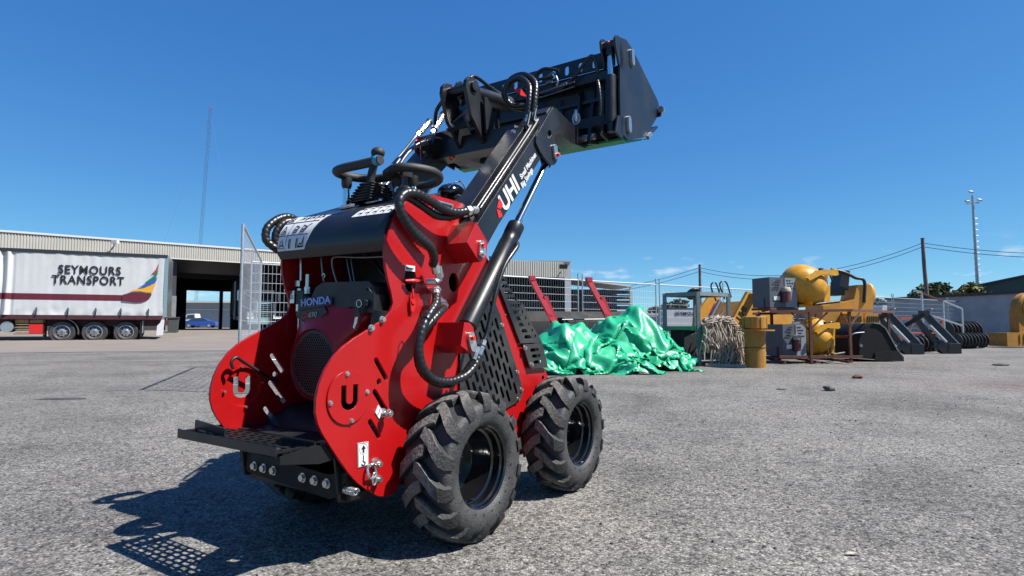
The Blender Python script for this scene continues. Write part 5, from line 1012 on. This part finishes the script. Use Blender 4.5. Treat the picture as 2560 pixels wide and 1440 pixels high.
MB().tube(crom([(-.547, .84, .671), (-.556, .84, .698), (-.535, .84, .715), (-.505, .84, .697), (-.40, .845, .635), (-.33, .85, .60)], 6), .0065, 8).build('stay_hook', 'blackflat', LD, 60)
# --- rear foot platform
ph = []
for i in range(11):
    for j in range(6): ph.append(capsule((-.698 + j * .0255, .325 + i * .0505 + (j % 2) * .012), (0, 1), .036, .0075, 3))
pf = MB().prism([(-.722, .295), (-.555, .295), (-.555, .885), (-.722, .885)], .434, .440, fr=lambda p, q, t: (p, q, t), holes=ph).build('foot_platform', 'matteblack', LD, 30)
b = MB(); b.prism([(-.728, .425), (-.7215, .425), (-.7215, .4445), (-.728, .459)], .295, .89); b.build('platform_lip', 'black', pf, 30)
MB().box((-.706, .60, .4425), (.026, .56, .004)).build('grip_mat', 'carpet', pf, 0)
b = MB(); b.beam((-.722, .889, .437), (-.555, .889, .437), .007, .028); b.build('platform_flange', 'black', pf, 30); MB().beam((-.655, .70, .452), (-.655, .90, .466), .008, .030).build('platform_flange', 'black', pf, 30)
for v in (.34, .82): MB().beam((-.66, v, .42), (-.46, v, .40), .03, .03).build('platform_support', 'black', LD, 0)
b = MB(); b.prism([(-.731, .404), (-.7285, .404), (-.7285, .4245), (-.731, .4245)], .275, .415); b.prism([(-.731, .406), (-.58, .380), (-.50, .385), (-.50, .428), (-.60, .444), (-.731, .430)], .267, .275); b.prism([(-.728, .404), (-.56, .388), (-.56, .392), (-.728, .408)], .275, .40); b.prism([(-.60, .40), (-.594, .40), (-.594, .452), (-.60, .452)], .27, .44); b.build('platform_hinge', 'matteblack', LD, 30)
MB().prism([(.262, .33), (.30, .245), (.345, .225), (.84, .255), (.89, .285), (.905, .345), (.84, .335), (.36, .31)], -.470, -.458, fr=lambda p, q, t: (t, p, q)).build('rear_bumper_plate', 'matteblack', LD, 30)
for v in (.795, .735, .672, .495, .428, .36): MB().hexb((-.47, v, .284 - (.8 - v) * .012), (-1, 0, 0), .0135, .011).build('bolt', 'zinc', LD, 30)
b = MB(); b.prism([(-.47, .22), (-.33, .2), (-.33, .43), (-.50, .43)], .295, .305); b.prism([(-.47, .24), (-.33, .22), (-.33, .43), (-.50, .43)], .86, .872); b.box((-.42, CV, .41), (.16, .56, .04)); b.build('platform_bracket', 'blackflat', LD, 30)
MB().tube([(-.448 + .012 * math.cos(t * .7), .232 + t * .0010, .262 + .012 * math.sin(t * .7)) for t in range(70)], .0030, 6).build('return_spring', 'zinc', LD, 60)
# --- wheels
def wheel_parts(par):
    prof = [(.155, -.082), (.165, -.098), (.185, -.108), (.205, -.110), (.228, -.108), (.246, -.102), (.252, -.090), (.256, -.06), (.258, 0), (.256, .06), (.252, .090), (.246, .102), (.228, .108), (.205, .110), (.185, .108), (.165, .098), (.155, .082)]
    ty = MB().lathe(prof, (0, 0, 0), (0, 1, 0), 56).build('tyre', 'rubber', par, 50)
    b = MB(); n = 14
    stn = [(.016, .290, .25, -.05, .085), (-.008, .292, .25, -.01, .098), (-.034, .291, .25, .06, .100), (-.064, .288, .245, .17, .106), (-.090, .280, .235, .26, .112), (-.1065, .260, .23, .305, .112), (-.1150, .230, .222, .32, .092)]
    for side in (1, -1):
        for k in range(n):
            t0 = 2 * math.pi * (k + (.5 if side < 0 else 0)) / n; vs = []; fs = []
            for (y, rt, rb, dt, hw) in stn:
                for r, w in ((rb, hw * 1.12), (rt, hw * .86)):
                    for sg in (-1, 1):
                        a = t0 + dt + sg * w; vs.append((r * math.cos(a), y * side, r * math.sin(a)))
            for i in range(len(stn) - 1):
                o = i * 4; fs += [(o + 2, o + 3, o + 7, o + 6), (o, o + 2, o + 6, o + 4), (o + 1, o + 5, o + 7, o + 3)]
            fs += [(0, 1, 3, 2), (len(stn) * 4 - 4, len(stn) * 4 - 2, len(stn) * 4 - 1, len(stn) * 4 - 3)]
            b.add(vs, fs)
    b.build('tread_lugs', 'lug', par, 25)
    b = MB()
    for k in range(60):   # raised maker ribs round the sidewall
        a = 2 * math.pi * k / 60
        for r0, r1 in (((.206, .214),) if k % 3 else ((.175, .181),)):
            b.beam((r0 * math.cos(a), -.1095, r0 * math.sin(a)), (r1 * math.cos(a), -.1095, r1 * math.sin(a)), .003, .003)
    b.build('sidewall_ribs', 'rubber', par, 0)
    rp = [(.163, -.075), (.1665, -.088), (.161, -.092), (.154, -.086), (.153, -.074), (.146, -.068), (.145, -.054), (.149, -.046), (.148, -.036), (.138, -.030), (.137, -.010), (.131, -.002), (.130, .020), (.124, .028), (.122, .045), (.115, .055), (.06, .058), (.05, .045), (.0, .045)]
    MB().lathe(rp, (0, 0, 0), (0, 1, 0), 48).build('rim', 'rim', par, 35, fix=False)
    MB().tube(crom([(-.02, -.04, -.139), (-.02, -.055, -.128), (-.016, -.065, -.126)], 4), .005, 8).build('valve_stem', 'blackflat', par, 60)
w0 = None
for (u, v, rz, ry) in ((.01, .112, 0, .1), (.86, .112, 0, .23), (.01, mir(.112), math.pi, .3), (.86, mir(.112), math.pi, 0)):
    if w0 is None:
        w0 = MB().cyl((0, .043, 0), (0, .16, 0), .055, 18).build('wheel', 'blackflat', LD, 40); wheel_parts(w0); w = w0
    else: w = dup(w0, LD)
    w.location = (u, v, .286); w.rotation_euler = (0, ry, rz)
# --- arm pivot towers and cylinder brackets (both sides)
def both(fn):
    for sd2 in (0, 1): fn(lambda v: v if not sd2 else mir(v), sd2)
def sides(mv, sd2):
    pv = [(.026, 1.187), (.09, 1.281), (.172, 1.205), (.163, 1.135), (.114, 1.113)]
    a, b = sorted((mv(.12), mv(.2495))); MB().prism(pv, a, b).build('pivot_tower', 'red', LD, 25)
    y0 = mv(.12); ax = (0, -1, 0) if not sd2 else (0, 1, 0); dy = ax[1]
    o = MB().prism(capsule((.122, 1.17), (.05, 1), .075, .02, 8), *sorted((y0 + dy * .001, y0 + dy * .012))).build('pin_retainer', 'zinc', LD, 30)
    b = MB(); b.cyl((.124, y0, 1.185), (.124, y0 + dy * .022, 1.185), .011, 12); b.build('grease_pin', 'redplastic', o, 40)
    MB().hexb((.120, y0 + dy * .012, 1.148), ax, .009, .01).build('bolt', 'zinc', o, 30)
    cb = [(-.002, .855), (.035, .853), (.057, .835), (.072, .80), (.075, .765), (.05, .725), (.02, .738), (-.025, .761)]
    a, b = sorted((mv(.11), mv(.2495))); MB().prism(cb, a, b).build('cylinder_bracket', 'red', LD, 25)
    y0 = mv(.11)
    o = MB().prism(capsule((.042, .775), (.35, -1), .085, .02, 8), *sorted((y0 + dy * .001, y0 + dy * .012))).build('pin_retainer', 'zinc', LD, 30)
    MB().cyl((.036, y0, .791), (.036, y0 + dy * .024, .791), .010, 12).build('grease_pin', 'redplastic', o, 40)
    # lift cylinder
    yc = mv(.17); p0 = Vector((.045, yc, .775)); p1 = Vector((.80, yc, 1.735)); d = (p1 - p0).normalized()
    b = MB(); q0 = p0 + d * .08; q1 = p0 + d * .70; b.tube([q0 - d * .03, q0, q0 + d * .004, q1 - d * .12, q1 - d * .118, q1 - d * .06, q1 - d * .058, q1, q1 + d * .004], [.028, .036, .042, .042, .0405, .0405, .042, .042, .033], 24); b.cyl(p0 - d * .0, p0 + d * .06, .026, 12)
    o = b.build('lift_cylinder', 'black', LD, 40)
    MB().cyl(q1 - d * .05, p1 - d * .02, .0205, 18).build('cylinder_rod', 'chrome', o, 60)
    b = MB(); b.cyl(p1 - d * .045, p1 + d * .01, .028, 14); b.cyl((p1.x, yc - .035, p1.z), (p1.x, yc + .035, p1.z), .03, 14); b.build('rod_eye', 'black', o, 40)
    x_ = mv(.115); MB().tube(crom([(.135, x_, .765), (.165, x_, .815), (.205, x_, .92), (.235, x_, 1.0), (.30, x_, 1.115), (.40, x_, 1.21), (.43, mv(.135), 1.235)], 8), .0105, 8).build('cylinder_pipe', 'black', o, 60)
    b = MB(); b.cyl((.13, x_, .757), (.14, x_, .778), .015, 6); b.cyl((.095, x_, .70), (.128, x_, .752), .012, 10); b.cyl((.07, x_, .70), (.10, x_, .75), .011, 10); b.build('hose_fitting', 'zinc', o, 30)
    # arm
    arm = [(.06, 1.20), (.125, 1.284), (.795, 2.012), (.84, 2.00), (.871, 1.949), (.807, 1.836), (.70, 1.735), (.638, 1.671), (.287, 1.304), (.218, 1.222), (.15, 1.14), (.09, 1.14)]
    a, b = sorted((mv(.14), mv(.30))); am = MB().prism(arm, a, b).build('lift_arm', 'black', LD, 25)
    dn = Vector((-.736, .677))
    off = lambda p, k: (p[0] + dn.x * k, p[1] + dn.y * k)
    A, B_ = (.165, 1.328), (.655, 1.860); a, b = sorted((mv(.215), mv(.322)))
    MB().prism([off(A, .001), off(A, .028), off(B_, .028), off(B_, .001)], a, b).build('pipe_cover', 'black', am, 25)
    for t in (.06, .93):
        q = Vector(A).lerp(Vector(B_), t); q = Vector(off(q, .028)); MB().hexb((q.x, mv(.265), q.y), (dn.x, 0, dn.y), .011, .010).build('bolt', 'zinc', am, 30)
    for vv, t1 in ((.165, .80), (.188, .76)):
        e = Vector((.125, 1.284)).lerp(Vector((.795, 2.012)), t1); s_ = Vector((.19, 1.354))
        P = [(.135, mv(vv - .03), 1.345), (off(s_, .02)[0] - .015, mv(vv - .01), off(s_, .02)[1] - .012), (off(s_, .014)[0], mv(vv), off(s_, .014)[1]), (off(e, .014)[0], mv(vv), off(e, .014)[1])]
        if not sd2: P += [(off(e, .02)[0] + .01, mv(vv + .01), off(e, .02)[1] + .02), (.69, mv(vv + .015), 2.02 - (.188 - vv) * 1.2)]
        MB().tube(crom(P, 6), .0085, 8).build('steel_pipe', 'steel' if sd2 else 'black', am, 60)
    kn = [(.603, 1.799), (.70, 1.915), (.778, 2.006), (.852, 1.941), (.785, 1.845), (.812, 1.80), (.828, 1.75), (.815, 1.715), (.785, 1.692), (.745, 1.685), (.70, 1.70), (.642, 1.727), (.60, 1.765)]
    a, b = sorted((mv(.128), mv(.1395))); MB().prism(kn, a, b, holes=[capsule((.735, 1.845), (.5, .6), .055, .016)]).build('knuckle_plate', 'black', am, 25)
    y0 = mv(.128); o = MB().prism(capsule((.785, 1.762), (-.2, 1), .08, .02, 8), *sorted((y0 + dy * .001, y0 + dy * .014))).build('pin_retainer', 'zinc', am, 30)
    MB().cyl((.796, y0, 1.748), (.796, y0 + dy * .028, 1.748), .010, 12).build('grease_pin', 'redplastic', am, 40)
    fa = [(.75, 1.975), (.80, 2.02), (.86, 2.03), (1.02, 2.00), (1.22, 1.99), (1.30, 2.03), (1.30, 1.955), (1.22, 1.90), (1.05, 1.885), (.90, 1.90), (.82, 1.86)]
    a, b = sorted((mv(.155), mv(.285))); MB().prism(fa, a, b).build('front_arm', 'black', LD, 25)
    a, b = sorted((mv(.10), mv(.33))); MB().prism([(1.16, 1.90), (1.28, 1.93), (1.29, 2.30), (1.25, 2.30), (1.20, 2.06)], a, a + .02).build('attach_ear', 'black', LD, 25); MB().prism([(1.16, 1.90), (1.28, 1.93), (1.29, 2.30), (1.25, 2.30), (1.20, 2.06)], b - .02, b).build('attach_ear', 'black', LD, 25)
    MB().cyl((1.20, mv(.08), 1.955), (1.20, mv(.35), 1.955), .02, 14).build('attach_pin', 'zinc', LD, 40)
both(sides)
# lettering on the right arm
ex = Vector((.67, 0, .728)).normalized(); ey = Vector((-.728, 0, .67))
text('lettering', 'UHI', (.335, .1385, 1.365), ex, ey, .118, 'white', LD, bold=.0035, sx=.98, shear=.0)
text('lettering', 'Small Machines', (.478, .1385, 1.550), ex, ey, .036, 'white', LD, bold=.0009, sx=.95)
text('lettering', 'Big Savings', (.487, .1385, 1.509), ex, ey, .036, 'white', LD, bold=.0009, sx=.95)
b = MB(); b.prism([(.270, 1.378), (.290, 1.428), (.318, 1.398), (.297, 1.374)], .1372, .1392); b.prism([(.266, 1.370), (.284, 1.330), (.315, 1.345), (.296, 1.368)], .1372, .1392); b.build('logo_mark', 'logo_red', LD, 0)
# cross tube, tilt ears, tilt cylinder
MB().prism([(.64, 1.80), (.76, 1.80), (.76, 1.90), (.64, 1.90)], .285, mir(.285)).build('cross_tube', 'black', LD, 25)
for v in (.475, .635):
    MB().prism([(.47, 2.09), (.476, 2.13), (.50, 2.155), (.535, 2.163), (.572, 2.15), (.592, 2.115), (.61, 2.05), (.76, 1.90), (.76, 1.80), (.65, 1.82), (.52, 1.95)], v, v + .022).build('tilt_ear', 'black', LD, 25)
    MB().cyl((.535, v - .004, 2.112), (.535, v - .012, 2.112), .021, 14).build('ear_boss', 'zinc', LD, 40)
MB().prism([(.60, 2.07), (.625, 2.075), (.80, 1.93), (.80, 1.90), (.62, 1.88)], .45, .462).build('tilt_gusset', 'black', LD, 25)
MB().box((.58, CV, 1.98), (.02, .14, .20), mx=Matrix.Rotation(.62, 3, 'Y')).build('ear_web', 'black', LD, 0)
MB().cyl((.535, .46, 2.112), (.535, .67, 2.112), .028, 16).build('tilt_pin', 'black', LD, 40)
p0 = Vector((.535, .57, 2.112)); p1 = Vector((1.26, .57, 2.23)); d = (p1 - p0).normalized()
b = MB(); b.cyl(p0 + d * .04, p0 + d * .48, .046, 22); b.cyl(p0, p0 + d * .06, .034, 14); o = b.build('tilt_cylinder', 'black', LD, 40)
MB().cyl(p0 + d * .47, p1, .023, 14).build('cylinder_rod', 'chrome', o, 60)
MB().tube(crom([(.60, .57, 2.17), (.64, .57, 2.225), (.70, .57, 2.24), (.85, .57, 2.225), (.95, .55, 2.21)], 6), .0105, 8).build('cylinder_pipe', 'black', o, 60)
# --- bucket
BK = MB(); fl = [(1.26, 2.375), (1.25, 2.20), (1.25, 2.02), (1.28, 1.965), (1.36, 1.955), (1.75, 2.085), (1.90, 2.18), (1.90, 2.195), (1.74, 2.105), (1.36, 1.975), (1.295, 1.985), (1.275, 2.03), (1.275, 2.20), (1.285, 2.375)]
bk = BK.prism(fl, -.055, 1.185).build('bucket', 'black', LD, 25)
for v in (-.066, 1.186):
    MB().prism([(1.235, 1.96), (1.35, 1.945), (1.60, 2.03), (1.70, 2.10), (1.93, 2.30), (1.88, 2.36), (1.44, 2.535), (1.33, 2.555), (1.24, 2.53), (1.225, 2.20)], v, v + .0105).build('bucket_side', 'black', bk, 25)
hs2 = [capsule((.10 + .094 * k, 2.415), (0, 1), .060, .0145, 5) for k in range(11)]
MB().prism([(-.03, 2.372), (1.17, 2.372), (1.17, 2.468), (-.03, 2.468)], 1.238, 1.249, fr=lambda p, q, t: (t, p, q), holes=hs2).build('slotted_top_rail', 'black', bk, 25)
MB().prism([(1.30, 1.938), (1.36, 1.932), (1.74, 2.060), (1.745, 2.068), (1.36, 1.951), (1.30, 1.952)], -.05, 1.18).build('cutting_edge', 'greensteel', bk, 25)
for v in (.02, .18, .52, .90, 1.09): MB().prism([(1.18, 1.95), (1.2495, 1.935), (1.2495, 2.27), (1.20, 2.22)], v, v + .014).build('bucket_rib', 'black', bk, 25)
for z, dz, du in ((2.31, .05, .05), (2.04, .06, .06), (2.18, .02, .03)): MB().box((1.2495 - du / 2, CV, z), (du, 1.16, dz)).build('bucket_beam', 'black', bk, 0)
MB().box((1.243, .31, 2.16), (.012, .24, .19)).build('back_panel', 'blackflat', bk, 0)
for v, sg in ((-.012, 1), (1.152, -1)):
    b = MB(); b.cyl((1.215, v, 2.02), (1.215, v, 2.30), .034, 18); b.cyl((1.215, v, 1.965), (1.215, v, 2.03), .027, 12); o = b.build('clam_cylinder', 'black', bk, 40)
    MB().cyl((1.215, v, 2.29), (1.215, v, 2.44), .020, 14).build('cylinder_rod', 'chrome', o, 60)
    b = MB(); b.cyl((1.215, v, 2.42), (1.215, v, 2.50), .030, 14); b.cyl((1.215, v - .04, 2.485), (1.215, v + .04, 2.485), .028, 14); b.build('rod_eye', 'black', o, 40)
    for dv in (-.048, .040):
        MB().prism([(1.17, 2.46), (1.165, 2.50), (1.19, 2.525), (1.225, 2.53), (1.26, 2.50), (1.285, 2.42), (1.27, 2.34), (1.22, 2.36)], v + dv - .006, v + dv + .006).build('clam_ear', 'black', bk, 25)
        MB().prism([(1.16, 1.945), (1.26, 1.93), (1.27, 2.06), (1.20, 2.05)], v + dv - .006, v + dv + .006).build('clam_ear', 'black', bk, 25)
    MB().ball((1.19, v, 2.492), .011, 8, 6).build('grease_cap', 'redplastic', bk, 60)
for u, z in ((1.40, 2.47), (1.335, 2.035)):
    o = MB().prism(capsule((u, z), (-.1, 1), .10, .022, 8), -.084, -.067).build('pin_retainer', 'zinc', bk, 30)
    MB().prism(capsule((u, z), (-.1, 1), .115, .03, 8), -.0675, -.0662).build('retainer_backing', 'black', bk, 30)
MB().box((1.90, -.06, 2.29), (.012, .05, .09), mx=Matrix.Rotation(.5, 3, 'Y')).build('bucket_hook', 'black', bk, 0)
MB().box((1.885, -.09, 2.29), (.03, .035, .03)).build('bucket_hook', 'zinc', bk, 0)
MB().box((1.66, -.08, 2.055), (.07, .02, .025), mx=Matrix.Rotation(-.62, 3, 'Y')).build('bucket_hook', 'zinc', bk, 0)
hose('bucket_hose', [(1.20, .06, 2.33), (1.17, .075, 2.42), (1.16, .11, 2.41), (1.17, .20, 2.33), (1.19, .30, 2.28)], .0105, bk, amp=.05)
hose('bucket_hose', [(1.17, .055, 2.29), (1.145, .03, 2.22), (1.14, .02, 2.12), (1.15, .03, 2.05)], .0105, bk)
hose('bucket_hose', [(1.16, .34, 2.36), (1.15, .45, 2.36), (1.12, .55, 2.30), (1.10, .62, 2.20)], .0095, bk, amp=.05)
hose('bucket_hose', [(1.16, .30, 2.39), (1.13, .40, 2.41), (1.12, .52, 2.33), (1.10, .60, 2.24)], .0095, bk, amp=.05)
b = MB(); b.tube(crom([(1.16, .32, 2.29), (1.16, .31, 2.33), (1.16, .34, 2.385), (1.16, .38, 2.37)], 6), .006, 8); b.tube([(1.17, .20, 2.27), (1.17, .44, 2.255)], .005, 8); b.tube([(1.17, .20, 2.30), (1.17, .44, 2.285)], .005, 8); b.cyl((1.16, .28, 2.29), (1.16, .245, 2.295), .011, 8); b.cyl((1.16, .35, 2.335), (1.16, .385, 2.335), .011, 8); b.box((1.165, .47, 2.28), (.02, .03, .05)); b.build('bucket_pipes', 'steel', bk, 40)
b = MB(); b.tube([(1.20, .20, 2.06 + .0), (1.185, .20, 2.10), (1.19, .20, 2.13)], .012, 8); b.tube([(1.19, .20 + .022 * math.cos(t * .3), 2.08 + .035 * math.sin(t * .3)) for t in range(21)], .006, 6, closed=True); b.build('lynch_pin', 'zinc', bk, 50)
# --- hoses
hose('hydraulic_hose', [(-.10, .195, 1.085), (-.118, .175, 1.115), (-.155, .165, 1.152), (-.23, .17, 1.19), (-.29, .175, 1.245), (-.312, .18, 1.297), (-.285, .18, 1.338), (-.225, .175, 1.352), (-.15, .17, 1.336), (-.07, .165, 1.315), (.0, .155, 1.312), (.055, .148, 1.326)], .0185, LD)
hose('hydraulic_hose', [(-.085, .21, 1.16), (-.14, .215, 1.19), (-.22, .225, 1.24), (-.27, .225, 1.30), (-.24, .215, 1.34), (-.16, .205, 1.318), (-.08, .20, 1.292), (-.01, .185, 1.295), (.05, .17, 1.315)], .016, LD)
fitting(LD, (.05, .15, 1.325), (.125, .142, 1.343), .018); fitting(LD, (.045, .17, 1.314), (.12, .16, 1.335), .015)
b = MB(); b.cyl((-.075, .19, 1.08), (-.055, .195, 1.04), .016, 10); b.cyl((-.075, .205, 1.02), (-.05, .20, 1.035), .014, 8); b.cyl((-.095, .235, 1.02), (-.06, .205, 1.022), .013, 8); b.build('hose_fitting', 'zinc', LD, 40)
b = MB(); b.tube(crom([(-.10, .195, 1.09), (-.08, .195, 1.07), (-.06, .2, 1.03)], 4), .012, 10); b.cyl((-.098, .195, 1.10), (-.078, .195, 1.055), .0185, 12); b.build('hose_fitting', 'zinc', LD, 40)
hose('hydraulic_hose', [(-.082, .19, .965), (-.118, .165, .925), (-.18, .15, .875), (-.222, .145, .812), (-.232, .145, .742), (-.212, .14, .68), (-.16, .14, .637), (-.08, .13, .62), (.015, .12, .636), (.075, .115, .675), (.105, .115, .715)], .0175, LD)
hose('hydraulic_hose', [(-.035, .19, .915), (-.085, .17, .895), (-.14, .16, .862), (-.195, .165, .81), (-.212, .17, .742), (-.195, .17, .675), (-.13, .165, .625), (-.04, .155, .608), (.03, .14, .64), (.07, .115, .695)], .0165, LD)
fitting(LD, (-.055, .215, .995), (-.088, .188, .96), .017); fitting(LD, (.0, .22, .93), (-.04, .188, .912), .016)
b = MB(); b.cyl((-.055, .245, .985), (-.055, .21, .99), .014, 8); b.cyl((-.02, .25, .955), (.0, .215, .935), .014, 8); b.build('hose_fitting', 'zinc', LD, 40)
b = MB()
for p, q in (((-.185, .15, .872), (-.20, .15, .862)),): b.lathe([(.032, -.004), (.034, 0), (.032, .004)], p, Vector(q) - Vector(p), 12)
b.build('cable_tie', 'blackflat', LD, 40)
hose('hydraulic_hose', [(-.10, 1.0, 1.30), (-.15, 1.0, 1.338), (-.205, 1.0, 1.348), (-.262, 1.0, 1.325), (-.308, 1.0, 1.28), (-.315, .995, 1.228), (-.285, .98, 1.195), (-.24, .96, 1.165), (-.20, .94, 1.12)], .0185, LD)
hose('hydraulic_hose', [(-.10, .97, 1.29), (-.16, .975, 1.322), (-.22, .98, 1.322), (-.265, .985, 1.28), (-.275, .985, 1.23), (-.25, .97, 1.19), (-.2, .95, 1.15)], .017, LD)
hose('arm_hose', [(.66, .215, 1.94), (.668, .21, 2.03), (.69, .225, 2.11), (.71, .29, 2.175), (.72, .365, 2.172), (.72, .405, 2.12), (.74, .37, 2.055), (.78, .31, 2.05)], .0165, LD)
hose('arm_hose', [(.675, .19, 1.95), (.685, .185, 2.04), (.71, .20, 2.13), (.73, .28, 2.20), (.74, .37, 2.20), (.75, .42, 2.14), (.77, .40, 2.07), (.82, .34, 2.05)], .0165, LD)
fitting(LD, (.665, .215, 1.90), (.66, .215, 1.965), .015); fitting(LD, (.68, .19, 1.91), (.675, .19, 1.975), .015)
MB().tube([(.655, .215, 1.86), (.665, .215, 1.91)], .009, 8).build('steel_pipe', 'zinc', LD, 60); MB().tube([(.67, .19, 1.87), (.68, .19, 1.92)], .009, 8).build('steel_pipe', 'zinc', LD, 60)
MB().prism([(.66, 2.107), (.731, 2.127), (.793, 2.103), (.727, 2.09)], .30, .306).build('red_cap_flag', 'redplastic', LD, 0)
# auxiliary couplers on the left arm
for k, (v, p0, p1) in enumerate(((.90, (.56, 1.93), (.655, 2.03)), (.85, (.633, 1.955), (.725, 2.085)), (.80, (.72, 1.99), (.80, 2.11)))):
    a = Vector((p0[0], v, p0[1])); b_ = Vector((p1[0], v, p1[1])); d = (b_ - a).normalized()
    b = MB(); b.cyl(a, a + d * .03, .014, 6); b.cyl(a + d * .035, a + d * .075, .021, 14); b.cyl(a + d * .078, a + d * .10, .017, 6); b.cyl(a + d * .10, b_, .019, 14); b.build('quick_coupler', 'zinc', LD, 35)
    MB().cyl(b_ + d * .001, b_ + d * .02, .021, 14).build('coupler_cap', 'carblue' if k == 2 else 'blackflat', LD, 40)
    dn = Vector((-.736, 0, .677)); MB().tube(crom([a, a - d * .04, Vector((.45, v + .02, 1.79)) + dn * (-.0 + .01 * k), Vector((.30, v + .03, 1.62)), Vector((.18, v + .03, 1.49))], 6), .0085, 8).build('steel_pipe', 'steel', LD, 60)
MB().prism([(.56, 1.86), (.59, 1.93), (.74, 2.00), (.80, 1.95), (.78, 1.84), (.66, 1.80)], .78, .93).build('coupler_bracket', 'blackflat', LD, 25)
hose('tilt_hose', [(.60, .72, 2.14), (.565, .72, 2.09), (.555, .75, 2.04), (.60, .80, 1.99)], .011, LD, amp=.05)
b = MB(); b.tube(crom([(.56, .85, 1.91), (.50, .85, 1.875), (.49, .85, 1.84), (.495, .85, 1.80)], 5), .0028, 5); b.tube(crom([(.56, .85, 1.91), (.535, .85, 1.88), (.54, .85, 1.78), (.543, .85, 1.68), (.543, .85, 1.61)], 5), .0028, 5); b.tube(crom([(.49, .85, 1.86), (.52, .85, 1.90), (.545, .845, 1.885)], 5), .0028, 5); b.build('red_cord', 'redplastic', LD, 60)
MB().ball((.44, .60, 1.44), .02, 8, 6, (1.4, 1, .8)).build('red_cap', 'redplastic', LD, 50)
MB().ball((.66, .72, 1.795), .018, 10, 8).build('marker_lamp', 'orange', LD, 60)
